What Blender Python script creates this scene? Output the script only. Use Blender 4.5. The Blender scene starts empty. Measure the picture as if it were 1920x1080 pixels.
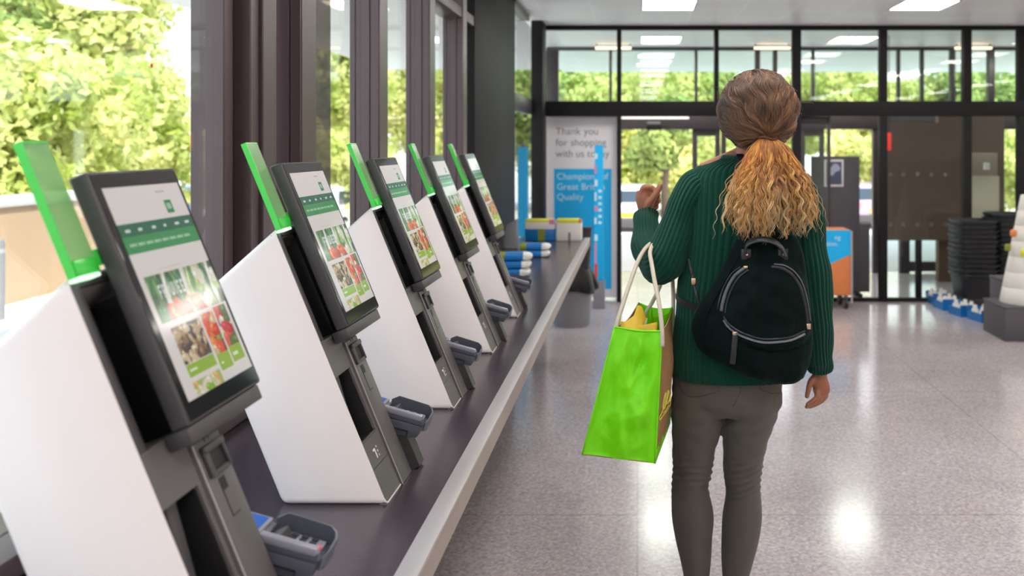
import bpy, bmesh, math, random
import numpy as np
from mathutils import Vector, Matrix, Quaternion, noise
from mathutils.bvhtree import BVHTree
random.seed(7)
rng = np.random.default_rng(7)
PI = math.pi
sc = bpy.context.scene
COL = sc.collection
EYE = 1.55            # camera height
FPX = 1700.0          # focal length in pixels of the 1920 wide frame

def lin(r, g, b):
    def f(c):
        c /= 255.0
        return c / 12.92 if c <= 0.04045 else ((c + 0.055) / 1.055) ** 2.4
    return (f(r), f(g), f(b))

# ------------------------------------------------------------------ camera
cam_d = bpy.data.cameras.new('camera')
cam = bpy.data.objects.new('camera', cam_d)
COL.objects.link(cam)
cam.location = (0, 0, EYE)
cam.rotation_euler = (PI / 2, 0, 0)
cam_d.sensor_width = 36
cam_d.lens = FPX / 1920 * 36
cam_d.shift_x = (960 - 1195) / 1920
cam_d.shift_y = -(540 - 272) / 1920
cam_d.clip_start = 0.05
cam_d.clip_end = 300
cam_d.dof.use_dof = True
cam_d.dof.focus_distance = 2.2
cam_d.dof.aperture_fstop = 3.6
sc.camera = cam

# ------------------------------------------------------------------ world, sun, exposure
w = bpy.data.worlds.new('sky_world')
sc.world = w
w.use_nodes = True
nt = w.node_tree
bg = nt.nodes['Background']
tc = nt.nodes.new('ShaderNodeTexCoord')
sep = nt.nodes.new('ShaderNodeSeparateXYZ')
cr = nt.nodes.new('ShaderNodeValToRGB')
nt.links.new(tc.outputs['Generated'], sep.inputs[0])
nt.links.new(sep.outputs['Z'], cr.inputs[0])
cr.color_ramp.elements[0].position = 0.0
cr.color_ramp.elements[0].color = (1.0, 0.98, 0.95, 1)
cr.color_ramp.elements[1].position = 0.6
cr.color_ramp.elements[1].color = (0.62, 0.78, 1.0, 1)
nt.links.new(cr.outputs[0], bg.inputs['Color'])
bg.inputs['Strength'].default_value = 2.3

sun_d = bpy.data.lights.new('sun', 'SUN')
sun_d.energy = 6.5
sun_d.angle = math.radians(1.0)
sun_d.color = (1.0, 0.95, 0.84)
sun = bpy.data.objects.new('sun', sun_d)
COL.objects.link(sun)
sun.rotation_euler = Vector((-0.45, 0.62, -0.85)).to_track_quat('-Z', 'Y').to_euler()

sc.view_settings.view_transform = 'Standard'
sc.view_settings.look = 'None'
sc.view_settings.gamma = 1
sc.view_settings.exposure = 0.47
sc.view_settings.use_curve_mapping = False
sc.cycles.use_denoising = True
sc.cycles.max_bounces = 8
sc.cycles.transparent_max_bounces = 24
sc.cycles.sample_clamp_indirect = 4.0
LAMP = 18.5            # emission of the ceiling panels

# ------------------------------------------------------------------ materials
MATS = {}
def mat(name, col, rough=0.5, metal=0.0, bump=0.0, bscale=60.0, var=0.0, vscale=8.0, spec=0.5,
        emit=0.0, sheen=0.0, coat=0.0, trans=0.0, stretch=None, aniso=None):
    if name in MATS:
        return MATS[name]
    m = bpy.data.materials.new(name)
    m.use_nodes = True
    n = m.node_tree.nodes
    l = m.node_tree.links
    p = n['Principled BSDF']
    c = tuple(col) + (1,)
    p.inputs['Base Color'].default_value = c
    p.inputs['Roughness'].default_value = rough
    p.inputs['Metallic'].default_value = metal
    p.inputs['Specular IOR Level'].default_value = spec
    p.inputs['Sheen Weight'].default_value = sheen
    p.inputs['Coat Weight'].default_value = coat
    if emit:
        p.inputs['Emission Color'].default_value = c
        p.inputs['Emission Strength'].default_value = emit
    co = n.new('ShaderNodeTexCoord')
    src = co.outputs['Object']
    if stretch:
        mp = n.new('ShaderNodeMapping')
        mp.inputs['Scale'].default_value = stretch
        l.new(src, mp.inputs[0])
        src = mp.outputs[0]
    if var:
        t = n.new('ShaderNodeTexNoise')
        t.inputs['Scale'].default_value = vscale
        t.inputs['Detail'].default_value = 6
        l.new(src, t.inputs['Vector'])
        mx = n.new('ShaderNodeMix')
        mx.data_type = 'RGBA'
        l.new(t.outputs['Fac'], mx.inputs[0])
        mx.inputs[6].default_value = tuple(max(0, v * (1 - var)) for v in col) + (1,)
        mx.inputs[7].default_value = tuple(min(1, v * (1 + var)) for v in col) + (1,)
        l.new(mx.outputs[2], p.inputs['Base Color'])
    if bump:
        t = n.new('ShaderNodeTexNoise')
        t.inputs['Scale'].default_value = bscale
        t.inputs['Detail'].default_value = 4
        l.new(src, t.inputs['Vector'])
        b = n.new('ShaderNodeBump')
        b.inputs['Strength'].default_value = bump
        b.inputs['Distance'].default_value = 0.01
        l.new(t.outputs['Fac'], b.inputs['Height'])
        l.new(b.outputs[0], p.inputs['Normal'])
    MATS[name] = m
    return m

def glass_mat(name, tint=(0.93, 0.96, 0.95), refl=0.09, rough=0.02, milky=0.0):
    m = bpy.data.materials.new(name)
    m.use_nodes = True
    n = m.node_tree.nodes
    l = m.node_tree.links
    n.remove(n['Principled BSDF'])
    o = n['Material Output']
    t = n.new('ShaderNodeBsdfTransparent')
    t.inputs[0].default_value = tuple(tint) + (1,)
    g = n.new('ShaderNodeBsdfGlossy')
    g.inputs['Roughness'].default_value = rough
    mx = n.new('ShaderNodeMixShader')
    fr = n.new('ShaderNodeLayerWeight')
    fr.inputs[0].default_value = 0.5
    pw = n.new('ShaderNodeMath')
    pw.operation = 'POWER'
    pw.inputs[1].default_value = 4.0
    l.new(fr.outputs['Facing'], pw.inputs[0])
    mu = n.new('ShaderNodeMath')
    mu.operation = 'MULTIPLY_ADD'
    mu.inputs[1].default_value = 0.5
    mu.inputs[2].default_value = refl * 0.5
    l.new(pw.outputs[0], mu.inputs[0])
    l.new(mu.outputs[0], mx.inputs[0])
    l.new(t.outputs[0], mx.inputs[1])
    l.new(g.outputs[0], mx.inputs[2])
    last = mx.outputs[0]
    if milky:
        d = n.new('ShaderNodeBsdfDiffuse')
        d.inputs[0].default_value = (0.75, 0.75, 0.75, 1)
        m2 = n.new('ShaderNodeMixShader')
        m2.inputs[0].default_value = milky
        l.new(last, m2.inputs[1])
        l.new(d.outputs[0], m2.inputs[2])
        last = m2.outputs[0]
    l.new(last, o.inputs[0])
    MATS[name] = m
    return m

def attr_mat(name, attr, rough=0.5, emit=0.0, bump=0.0, bscale=300, sheen=0.0, spec=0.5, aniso=0.0):
    m = bpy.data.materials.new(name)
    m.use_nodes = True
    n = m.node_tree.nodes
    l = m.node_tree.links
    p = n['Principled BSDF']
    a = n.new('ShaderNodeAttribute')
    a.attribute_name = attr
    p.inputs['Roughness'].default_value = rough
    p.inputs['Sheen Weight'].default_value = sheen
    p.inputs['Specular IOR Level'].default_value = spec
    p.inputs['Anisotropic'].default_value = aniso
    if emit:
        p.inputs['Base Color'].default_value = (0.01, 0.01, 0.01, 1)
        l.new(a.outputs['Color'], p.inputs['Emission Color'])
        p.inputs['Emission Strength'].default_value = emit
    else:
        l.new(a.outputs['Color'], p.inputs['Base Color'])
    if bump:
        co = n.new('ShaderNodeTexCoord')
        t = n.new('ShaderNodeTexNoise')
        t.inputs['Scale'].default_value = bscale
        l.new(co.outputs['Object'], t.inputs['Vector'])
        b = n.new('ShaderNodeBump')
        b.inputs['Strength'].default_value = bump
        b.inputs['Distance'].default_value = 0.005
        l.new(t.outputs['Fac'], b.inputs['Height'])
        l.new(b.outputs[0], p.inputs['Normal'])
    MATS[name] = m
    return m

# ------------------------------------------------------------------ mesh helpers
class MB:
    def __init__(self):
        self.v = []
        self.f = []
        self.m = []
        self.c = []
    def add(self, vs, fs, mi=0, col=None):
        o = len(self.v)
        self.v += [tuple(p) for p in vs]
        self.f += [tuple(i + o for i in f) for f in fs]
        self.m += [mi] * len(fs)
        self.c += [col] * len(vs) if not isinstance(col, list) else col
        return self
    def box(self, x0, x1, y0, y1, z0, z1, mi=0):
        vs = [(x, y, z) for x in (x0, x1) for y in (y0, y1) for z in (z0, z1)]
        return self.add(vs, [(0, 1, 3, 2), (4, 6, 7, 5), (0, 4, 5, 1), (2, 3, 7, 6), (0, 2, 6, 4), (1, 5, 7, 3)], mi)
    def hexa(self, vs, mi=0):
        """8 points: bottom loop 0-3, top loop 4-7"""
        return self.add(vs, [(3, 2, 1, 0), (4, 5, 6, 7), (0, 1, 5, 4), (1, 2, 6, 5), (2, 3, 7, 6), (3, 0, 4, 7)], mi)
    def loft(self, rings, cap0=True, cap1=True, mi=0, cols=None, closed=True):
        n = len(rings[0])
        vs = [p for r in rings for p in r]
        fs = []
        for i in range(len(rings) - 1):
            for j in range(n if closed else n - 1):
                k = (j + 1) % n
                fs.append((i * n + j, i * n + k, (i + 1) * n + k, (i + 1) * n + j))
        if cap0:
            fs.append(tuple(range(n))[::-1])
        if cap1:
            fs.append(tuple((len(rings) - 1) * n + j for j in range(n)))
        return self.add(vs, fs, mi, cols)
    def build(self, name, material, parent=None, smooth=False, bevel=0, seg=2, colattr=None, ang=None):
        me = bpy.data.meshes.new(name)
        me.from_pydata(self.v, [], self.f)
        for m in (material if isinstance(material, (list, tuple)) else [material]):
            me.materials.append(m)
        if any(self.m):
            me.polygons.foreach_set('material_index', self.m)
        if colattr:
            a = me.color_attributes.new(colattr, 'FLOAT_COLOR', 'POINT')
            a.data.foreach_set('color', np.array([tuple(c) + (1,) for c in self.c], dtype=np.float32).ravel())
        bm = bmesh.new()
        bm.from_mesh(me)
        bmesh.ops.recalc_face_normals(bm, faces=bm.faces)
        if bevel:
            es = [e for e in bm.edges if len(e.link_faces) == 2 and e.calc_face_angle(0) > 0.5]
            bmesh.ops.bevel(bm, geom=es, offset=bevel, segments=seg, profile=0.5, affect='EDGES', clamp_overlap=True)
        bm.to_mesh(me)
        bm.free()
        if smooth or bevel:
            me.polygons.foreach_set('use_smooth', [True] * len(me.polygons))
            if ang or bevel:
                me.set_sharp_from_angle(angle=ang or math.radians(40))
        me.update()
        o = bpy.data.objects.new(name, me)
        COL.objects.link(o)
        if parent:
            o.parent = parent
        return o

def tag(o, label, cat, group=None, kind=None):
    o['label'] = label
    o['category'] = cat
    if group:
        o['group'] = group
    if kind:
        o['kind'] = kind
    return o
def struct(o):
    o['kind'] = 'structure'
    return o
def thing(name, label, cat, loc=(0, 0, 0), rz=0, group=None):
    o = bpy.data.objects.new(name, None)
    o.empty_display_size = 0.1
    COL.objects.link(o)
    o.location = loc
    o.rotation_euler = (0, 0, rz)
    return tag(o, label, cat, group)
def copy_thing(root, loc, rz, label):
    r = root.copy()
    COL.objects.link(r)
    r.location = loc
    r.rotation_euler = (0, 0, rz)
    r['label'] = label
    for ch in list(root.children):
        c = ch.copy()
        COL.objects.link(c)
        c.parent = r
        for g in list(ch.children):
            d = g.copy()
            COL.objects.link(d)
            d.parent = c
    return r
def box(name, m, x0, x1, y0, y1, z0, z1, parent=None, bevel=0):
    return MB().box(x0, x1, y0, y1, z0, z1).build(name, m, parent, bevel=bevel)

def catmull(P, k):
    """P: list of tuples (any dimension); k samples a segment"""
    P = [np.array(p, dtype=float) for p in P]
    Q = [2 * P[0] - P[1]] + P + [2 * P[-1] - P[-2]]
    out = []
    for i in range(1, len(Q) - 2):
        for j in range(k):
            t = j / k
            a, b, c, d = Q[i - 1], Q[i], Q[i + 1], Q[i + 2]
            out.append(0.5 * (2 * b + (c - a) * t + (2 * a - 5 * b + 4 * c - d) * t * t + (3 * b - a - 3 * c + d) * t ** 3))
    out.append(P[-1])
    return out
def tube_rings(pts, radii, n=12, ref=(0, 1, 0), fn=None):
    """rings along pts; radii scalars or (r_side, r_ref)"""
    pts = [Vector(p) for p in pts]
    rings = []
    ref = Vector(ref)
    for i, p in enumerate(pts):
        t = (pts[min(i + 1, len(pts) - 1)] - pts[max(i - 1, 0)]).normalized()
        a = ref - t * ref.dot(t)
        if a.length < 1e-4:
            a = t.orthogonal()
        a.normalize()
        ref = a
        b = t.cross(a)
        r = radii[i]
        rb, ra = (r, r) if np.isscalar(r) else (r[0], r[1])
        ring = []
        for j in range(n):
            th = 2 * PI * j / n
            k = 1.0 if fn is None else fn(i / (len(pts) - 1), th)
            ring.append(p + b * (math.cos(th) * rb * k) + a * (math.sin(th) * ra * k))
        rings.append(ring)
    return rings
def tube(mb, pts, r, n=8, mi=0, ref=(0, 0, 1), k=0, col=None):
    radii = [r] * len(pts) if not isinstance(r, list) else r
    if k:
        rr = [(x, x) if np.isscalar(x) else x for x in radii]
        q = catmull([tuple(p) + tuple(x) for p, x in zip(pts, rr)], k)
        pts = [x[:3] for x in q]
        radii = [(x[3], x[4]) for x in q]
    rings = tube_rings(pts, radii, n, ref)
    cols = None
    if col is not None:
        cols = [c for c in (col if isinstance(col, list) else [col] * len(rings)) for _ in range(n)]
    mb.loft(rings, mi=mi, cols=cols)
def remesh(mb, voxel, smooth_it=3):
    me = bpy.data.meshes.new('tmp')
    me.from_pydata(mb.v, [], mb.f)
    bm = bmesh.new()
    bm.from_mesh(me)
    bmesh.ops.recalc_face_normals(bm, faces=bm.faces)
    bm.to_mesh(me)
    bm.free()
    o = bpy.data.objects.new('tmp', me)
    COL.objects.link(o)
    md = o.modifiers.new('r', 'REMESH')
    md.mode = 'VOXEL'
    md.voxel_size = voxel
    dg = bpy.context.evaluated_depsgraph_get()
    dg.update()
    res = bpy.data.meshes.new_from_object(o.evaluated_get(dg))
    bpy.data.objects.remove(o)
    bpy.data.meshes.remove(me)
    bm = bmesh.new()
    bm.from_mesh(res)
    for _ in range(smooth_it):
        bmesh.ops.smooth_vert(bm, verts=bm.verts, factor=0.5, use_axis_x=True, use_axis_y=True, use_axis_z=True)
    bm.to_mesh(res)
    bm.free()
    res.polygons.foreach_set('use_smooth', [True] * len(res.polygons))
    return res
def link_mesh(name, me, material, parent=None):
    me.name = name
    me.materials.clear()
    for m in (material if isinstance(material, (list, tuple)) else [material]):
        me.materials.append(m)
    o = bpy.data.objects.new(name, me)
    COL.objects.link(o)
    if parent:
        o.parent = parent
    return o
def text_mesh(name, s, size, material, loc, rot, parent=None, ext=0.0006, align='LEFT', spacing=1.0):
    cu = bpy.data.curves.new('t', 'FONT')
    cu.body = s
    cu.size = size
    cu.extrude = ext
    cu.align_x = align
    cu.space_character = spacing
    o = bpy.data.objects.new('t', cu)
    COL.objects.link(o)
    dg = bpy.context.evaluated_depsgraph_get()
    dg.update()
    me = bpy.data.meshes.new_from_object(o.evaluated_get(dg))
    bpy.data.objects.remove(o)
    me.transform(Matrix.LocRotScale(Vector(loc), rot if isinstance(rot, Quaternion) else Matrix.Rotation(0, 3, 'X').to_quaternion() if rot is None else rot, Vector((1, 1, 1))))
    return link_mesh(name, me, material, parent)
FACE_Y = Matrix.Rotation(PI / 2, 3, 'X').to_quaternion()      # text standing up, read from -Y
def at(px, py, d):
    """point of the place seen at a pixel of the photograph, d metres down the shop"""
    return Vector(((px - 1195) * d / FPX, d, EYE - (py - 272) * d / FPX))
# ------------------------------------------------------------------ shared materials
M_dark = mat('anthracite_powder_coat', lin(62, 54, 58), 0.38, 0.0, bump=0.05, bscale=200, var=0.06, vscale=3)
M_plum = mat('plum_brown_powder_coat', lin(80, 63, 67), 0.36, 0.0, bump=0.04, bscale=150, var=0.10, vscale=2)
M_black = mat('black_frame_metal', lin(31, 29, 31), 0.6, spec=0.2, bump=0.04, bscale=120)
M_glass = glass_mat('window_glass')
M_glass2 = glass_mat('lobby_glass', tint=(0.90, 0.95, 0.93), refl=0.06)
M_white = mat('white_kiosk_shell', lin(236, 227, 227), 0.42, bump=0.01, bscale=300)
M_char = mat('charcoal_plastic', lin(66, 62, 64), 0.42, bump=0.05, bscale=900, var=0.05)
M_panel = mat('graphite_metal_panel', lin(96, 91, 92), 0.38, metal=0.0, spec=0.35, bump=0.03, bscale=600)
M_void = mat('black_plastic', lin(24, 23, 25), 0.45, bump=0.03, bscale=400)
M_gloss = mat('black_glass', lin(36, 34, 36), 0.08, spec=0.6, bump=0.002, bscale=20)
M_mark = mat('white_print', lin(225, 225, 222), 0.6, bump=0.01)
M_pad = mat('blue_grey_plastic', lin(84, 86, 98), 0.4, bump=0.06, bscale=1200)
M_padlight = mat('light_grey_plastic', lin(140, 138, 150), 0.38, bump=0.04, bscale=900)
M_key = mat('dark_rubber_key', lin(36, 36, 42), 0.6, bump=0.02)
M_redkey = mat('red_key', lin(225, 60, 30), 0.45, emit=0.35)
M_padscreen = mat('blue_lit_screen', lin(25, 85, 165), 0.2, emit=0.2)
M_alu = mat('brushed_aluminium', lin(186, 180, 180), 0.42, metal=0.35, bump=0.05, bscale=80, stretch=(30, 1, 30))
M_edge = mat('taupe_counter_edge', lin(160, 146, 140), 0.5, bump=0.05, bscale=60, stretch=(20, 1, 20), var=0.05)
M_steelgrey = mat('grey_plastic', lin(128, 126, 132), 0.45, bump=0.03, bscale=100)

# floor: polished terrazzo with fine chips and slab joints
def floor_mat():
    m = bpy.data.materials.new('polished_terrazzo')
    m.use_nodes = True
    n, l = m.node_tree.nodes, m.node_tree.links
    p = n['Principled BSDF']
    co = n.new('ShaderNodeTexCoord')
    vo = n.new('ShaderNodeTexVoronoi')
    vo.inputs['Scale'].default_value = 95
    no = n.new('ShaderNodeTexNoise')
    no.inputs['Scale'].default_value = 1.6
    no.inputs['Detail'].default_value = 8
    fine = n.new('ShaderNodeTexNoise')
    fine.inputs['Scale'].default_value = 60
    fine.inputs['Detail'].default_value = 3
    for t in (vo, no, fine):
        l.new(co.outputs['Object'], t.inputs['Vector'])
    r1 = n.new('ShaderNodeValToRGB')
    e = r1.color_ramp.elements
    e[0].position, e[0].color = 0.0, lin(172, 162, 165) + (1,)
    e[1].position, e[1].color = 1.0, lin(214, 203, 205) + (1,)
    l.new(vo.outputs['Color'], r1.inputs[0])
    r2 = n.new('ShaderNodeValToRGB')
    e = r2.color_ramp.elements
    e[0].position, e[0].color = 0.3, (0.80, 0.79, 0.80, 1)
    e[1].position, e[1].color = 0.7, (1.0, 1.0, 1.0, 1)
    l.new(no.outputs['Fac'], r2.inputs[0])
    r3 = n.new('ShaderNodeValToRGB')
    e = r3.color_ramp.elements
    e[0].position, e[0].color = 0.35, (0.78, 0.77, 0.79, 1)
    e[1].position, e[1].color = 0.6, (1.0, 1.0, 1.0, 1)
    l.new(fine.outputs['Fac'], r3.inputs[0])
    mu = n.new('ShaderNodeMix'); mu.data_type = 'RGBA'; mu.blend_type = 'MULTIPLY'; mu.inputs[0].default_value = 1
    l.new(r1.outputs[0], mu.inputs[6]); l.new(r2.outputs[0], mu.inputs[7])
    mv = n.new('ShaderNodeMix'); mv.data_type = 'RGBA'; mv.blend_type = 'MULTIPLY'; mv.inputs[0].default_value = 1
    l.new(mu.outputs[2], mv.inputs[6]); l.new(r3.outputs[0], mv.inputs[7])
    br = n.new('ShaderNodeTexBrick')
    br.offset = 0
    br.inputs['Scale'].default_value = 1
    br.inputs['Brick Width'].default_value = 1.9
    br.inputs['Row Height'].default_value = 1.9
    br.inputs['Mortar Size'].default_value = 0.004
    br.inputs['Color1'].default_value = br.inputs['Color2'].default_value = (1, 1, 1, 1)
    br.inputs['Mortar'].default_value = (0.72, 0.70, 0.70, 1)
    l.new(co.outputs['Object'], br.inputs['Vector'])
    mw = n.new('ShaderNodeMix'); mw.data_type = 'RGBA'; mw.blend_type = 'MULTIPLY'; mw.inputs[0].default_value = 1
    l.new(mv.outputs[2], mw.inputs[6]); l.new(br.outputs['Color'], mw.inputs[7])
    l.new(mw.outputs[2], p.inputs['Base Color'])
    p.inputs['Roughness'].default_value = 0.16
    p.inputs['Specular IOR Level'].default_value = 0.75
    b = n.new('ShaderNodeBump'); b.inputs['Strength'].default_value = 0.06; b.inputs['Distance'].default_value = 0.02
    l.new(no.outputs['Fac'], b.inputs['Height'])
    l.new(b.outputs[0], p.inputs['Normal'])
    return m
def ceiling_mat():
    m = bpy.data.materials.new('white_ceiling_planks')
    m.use_nodes = True
    n, l = m.node_tree.nodes, m.node_tree.links
    p = n['Principled BSDF']
    co = n.new('ShaderNodeTexCoord')
    mp = n.new('ShaderNodeMapping')
    mp.inputs['Location'].default_value = (0.40, 0, 0)
    br = n.new('ShaderNodeTexBrick')
    br.offset = 0
    br.inputs['Scale'].default_value = 1
    br.inputs['Brick Width'].default_value = 0.44
    br.inputs['Row Height'].default_value = 0.3
    br.inputs['Mortar Size'].default_value = 0.006
    br.inputs['Color1'].default_value = lin(246, 244, 246) + (1,)
    br.inputs['Color2'].default_value = lin(240, 238, 240) + (1,)
    br.inputs['Mortar'].default_value = lin(252, 252, 252) + (1,)
    l.new(co.outputs['Object'], mp.inputs[0])
    l.new(mp.outputs[0], br.inputs['Vector'])
    l.new(br.outputs['Color'], p.inputs['Base Color'])
    p.inputs['Roughness'].default_value = 0.45
    return m
M_floor = floor_mat()
M_ceil = ceiling_mat()
M_paint = mat('pale_wall_paint', lin(214, 210, 208), 0.7, bump=0.05, bscale=40, var=0.03)
M_brownwall = mat('dark_brown_cladding', lin(98, 72, 62), 0.55, bump=0.05, bscale=40, var=0.08, vscale=1.5)
M_lampglow = mat('lit_lamp_diffuser', (1.0, 0.97, 0.90), 0.4, emit=LAMP)
M_warmglow = mat('warm_mirrored_glow', (1.0, 0.72, 0.48), 0.4, emit=1.6)  # glow of the added bars that imitate mirrored lights

# ------------------------------------------------------------------ room shell
CZ = 2.735
YF = 9.0      # inner glazed front
YO = 11.0     # outer glazed front
struct(box('floor', M_floor, -1.15, 8.6, -6.0, YO + 0.1, -0.1, 0.0))
struct(box('ceiling', M_ceil, -1.2, 8.6, -6.0, 14.7, CZ, CZ + 0.35))
struct(box('wall_right', M_paint, 8.5, 8.7, -6.0, YO, 0, CZ))
struct(box('wall_back', M_paint, -1.2, 8.7, -6.2, -6.0, 0, CZ))
struct(box('wall_left', M_dark, -1.15, -1.0, -6.0, 7.3, 0.0, 0.86))
NT = [0]
def trim(m, x0, x1, y0, y1, z0, z1, bevel=0.004):
    NT[0] += 1
    return struct(box('trim_%d' % NT[0], m, x0, x1, y0, y1, z0, z1, bevel=bevel))
NW = [0]
def pane(x0, x1, y0, y1, z0, z1, m=None):
    NW[0] += 1
    return struct(box('window_%d' % NW[0], m or M_glass, x0, x1, y0, y1, z0, z1))
def profile_post(x0, x1, y0, y1, grooves, m=M_plum, z0=0.0, z1=CZ):
    """post with vertical grooves on its camera side, one mesh"""
    NT[0] += 1
    mb = MB()
    mb.box(x0, x1, y0 + 0.006, y1, z0, z1)
    xs = [x0] + [g for g in grooves] + [x1]
    for a, b in zip(xs[:-1], xs[1:]):
        mb.box(a + 0.003, b - 0.003, y0, y0 + 0.008, z0, z1)
    return struct(mb.build('trim_%d' % NT[0], m, bevel=0.0015, seg=1))
# left window wall, near to far: wide jamb, then slim posts 0.83 m apart
def jamb():
    NT[0] += 1
    mb = MB()
    # stepped section seen obliquely: face leaf, recess, second leaf
    mb.box(-1.115, -1.03, 2.26, 2.31, 0.86, CZ)
    mb.box(-1.11, -1.045, 2.31, 2.345, 0.86, CZ)
    mb.box(-1.11, -1.0, 2.345, 2.355, 0.86, CZ)
    mb.box(-1.11, -1.01, 2.355, 2.42, 0.86, CZ)
    mb.box(-1.11, -1.0, 2.423, 2.50, 0.86, CZ)
    mb.box(-1.11, -1.01, 2.503, 2.54, 0.86, CZ)
    mb.box(-1.10, -1.04, 2.54, 2.60, 0.86, CZ)
    return struct(mb.build('trim_%d' % NT[0], M_plum, bevel=0.003, seg=1))
jamb()
for yp in (2.66, 3.46, 4.30, 5.12):
    profile_post(-1.10, -0.985, yp, yp + 0.12, (-1.075, -1.02))
profile_post(-1.10, -0.985, -0.6, -0.42, (-1.06,))
profile_post(-1.10, -0.985, -3.2, -3.0, (-1.06,))
trim(M_black, -1.12, -0.985, 5.50, 7.30, 0.0, CZ)
trim(M_plum, -1.11, -0.99, 4.42, 5.12, 2.27, 2.33)
trim(M_plum, -1.11, -0.99, 5.24, 5.50, 2.27, 2.33)
trim(M_black, -1.01, -0.90, 8.62, 8.94, 0.0, CZ)
trim(M_black, -1.06, -1.0, 7.30, 8.62, 0.0, 0.10)
trim(M_dark, -1.06, -1.0, 7.30, 8.62, 1.84, 1.98)
trim(M_plum, -1.13, -0.985, -6.0, 5.5, 0.86, 0.90)         # sill
trim(M_plum, -1.13, -0.985, -6.0, 8.3, CZ - 0.05, CZ - 0.001)  # head
win_spans = [(-6.0, -3.2), (-3.0, -0.6), (-0.42, 2.27), (2.78, 3.46), (3.58, 4.30), (4.42, 5.12), (5.24, 5.50)]
for a, b in win_spans:
    pane(-1.062, -1.054, a, b, 0.90, CZ - 0.05)
pane(-1.034, -1.026, 7.3, 8.94, 0.10, CZ - 0.05)
pane(-1.10, -0.985, 2.905, 2.912, 0.90, CZ - 0.05, glass_mat('dim_bronze_glass', tint=(0.42, 0.38, 0.34), refl=0.25, rough=0.05, milky=0.12))
struct(box('canopy', M_ceil, -3.9, -1.2, 4.2, 14.2, CZ, CZ + 0.25))

# inner front (glazed screen at YF)
def fx(px, d=YF):
    return (px - 1195) * d / FPX
def fz(py, d=YF):
    return EYE - (py - 272) * d / FPX
ZB0, ZB1 = 1.836, 1.984
trim(M_black, -1.0, 8.5, YF - 0.05, YF + 0.05, ZB0, ZB1)         # transom beam
trim(M_black, -1.0, 8.5, YF - 0.03, YF + 0.03, CZ - 0.045, CZ - 0.001)
posts = [(-0.99, 0.08), (fx(1161), 0.045), (fx(1343), 0.045), (fx(1493), 0.085), (fx(1655), 0.075), (fx(1812), 0.08), (fx(1917), 0.11), (4.75, 0.08), (5.6, 0.08), (6.5, 0.08), (7.5, 0.08)]
for i, (x, wd) in enumerate(posts):
    low = 0.0
    if i == 2:
        low = ZB1
    trim(M_black, x - wd / 2, x + wd / 2, YF - 0.045, YF + 0.045, ZB1, CZ - 0.045)
    if i != 2:
        trim(M_black, x - wd / 2, x + wd / 2, YF - 0.045, YF + 0.045, 0.0, ZB0)
xs = [p[0] for p in posts]
for a, b in zip(posts[:-1], posts[1:]):
    pane(a[0] + a[1] / 2, b[0] - b[1] / 2, YF - 0.004, YF + 0.004, ZB1, CZ - 0.045, M_glass2)
for i in (4, 5, 6, 7, 8, 9):
    a, b = posts[i], posts[i + 1]
    pane(a[0] + a[1] / 2, b[0] - b[1] / 2, YF - 0.004, YF + 0.004, 0.02, ZB0, M_glass2)
for i in (3, 4, 5, 6, 7, 8, 9):
    a, b = posts[i], posts[i + 1]
    trim(M_black, a[0] + a[1] / 2, b[0] - b[1] / 2, YF - 0.03, YF + 0.03, 0.0, 0.035)
trim(M_black, fx(1722) - 0.03, fx(1722) + 0.03, YF - 0.02, YF + 0.02, 0.035, fz(450))

# sliding glass door leaf standing right of the woman (frame + pane + handle rail)
def sliding_door(n, x0, x1, y, fr=0.05, rail=None, m=M_glass2, z1=ZB0):
    mb = MB()
    mb.box(x0, x0 + fr, y - 0.02, y + 0.02, 0.01, z1)
    mb.box(x1 - fr, x1, y - 0.02, y + 0.02, 0.01, z1)
    mb.box(x0 + fr, x1 - fr, y - 0.02, y + 0.02, 0.01, 0.10)
    mb.box(x0 + fr, x1 - fr, y - 0.02, y + 0.02, z1 - 0.08, z1)
    if rail:
        mb.box(x0 + fr, x1 - fr, y - 0.02, y + 0.02, rail, rail + 0.05)
    d = struct(mb.build('door_%d' % n, M_dark, bevel=0.003))
    box('door_pane', m, x0 + fr, x1 - fr, y - 0.004, y + 0.004, 0.10, z1 - 0.08, d)
    return d
sliding_door(1, fx(1499), fx(1560), YF + 0.08, 0.03)
# outer front at YO
posts2 = [(fx(1036, YO), 0.15), (fx(1145, YO), 0.035), (fx(1305, YO), 0.035), (fx(1420, YO), 0.06), (fx(1453, YO), 0.05),
          (fx(1524, YO), 0.035), (fx(1684, YO), 0.035), (fx(1728, YO), 0.04), (fx(1785, YO), 0.06), (fx(1857, YO), 0.08), (5.3, 0.06), (6.4, 0.06), (7.5, 0.06)]
trim(M_dark, -1.1, 8.5, YO - 0.06, YO + 0.06, 1.74, 1.90)
trim(M_dark, -1.1, 8.5, YO - 0.03, YO + 0.03, CZ - 0.04, CZ - 0.001)
for i, (x, wd) in enumerate(posts2):
    trim(M_dark, x - wd / 2, x + wd / 2, YO - 0.04, YO + 0.04, 1.90, CZ - 0.04)
for a, b in zip(posts2[:-1], posts2[1:]):
    pane(a[0] + a[1] / 2, b[0] - b[1] / 2, YO - 0.004, YO + 0.004, 1.90, CZ - 0.04, M_glass2)
for px, wd in ((1036, 0.15), (1158, 0.05), (1640, 0.06), (1695, 0.12), (1797, 0.10)):
    x = fx(px, YO)
    trim(M_dark, x - wd / 2, x + wd / 2, YO - 0.04, YO + 0.04, 0.0, 1.74)
trim(M_dark, fx(1701, YO), fx(1790, YO), YO - 0.03, YO + 0.03, 0.02, 0.14)
pane(fx(1047, YO), fx(1155, YO), YO - 0.004, YO + 0.004, 0.0, 1.74, M_glass2)
pane(fx(1701, YO), fx(1790, YO), YO - 0.004, YO + 0.004, 0.14, 1.74, M_glass2)
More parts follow.
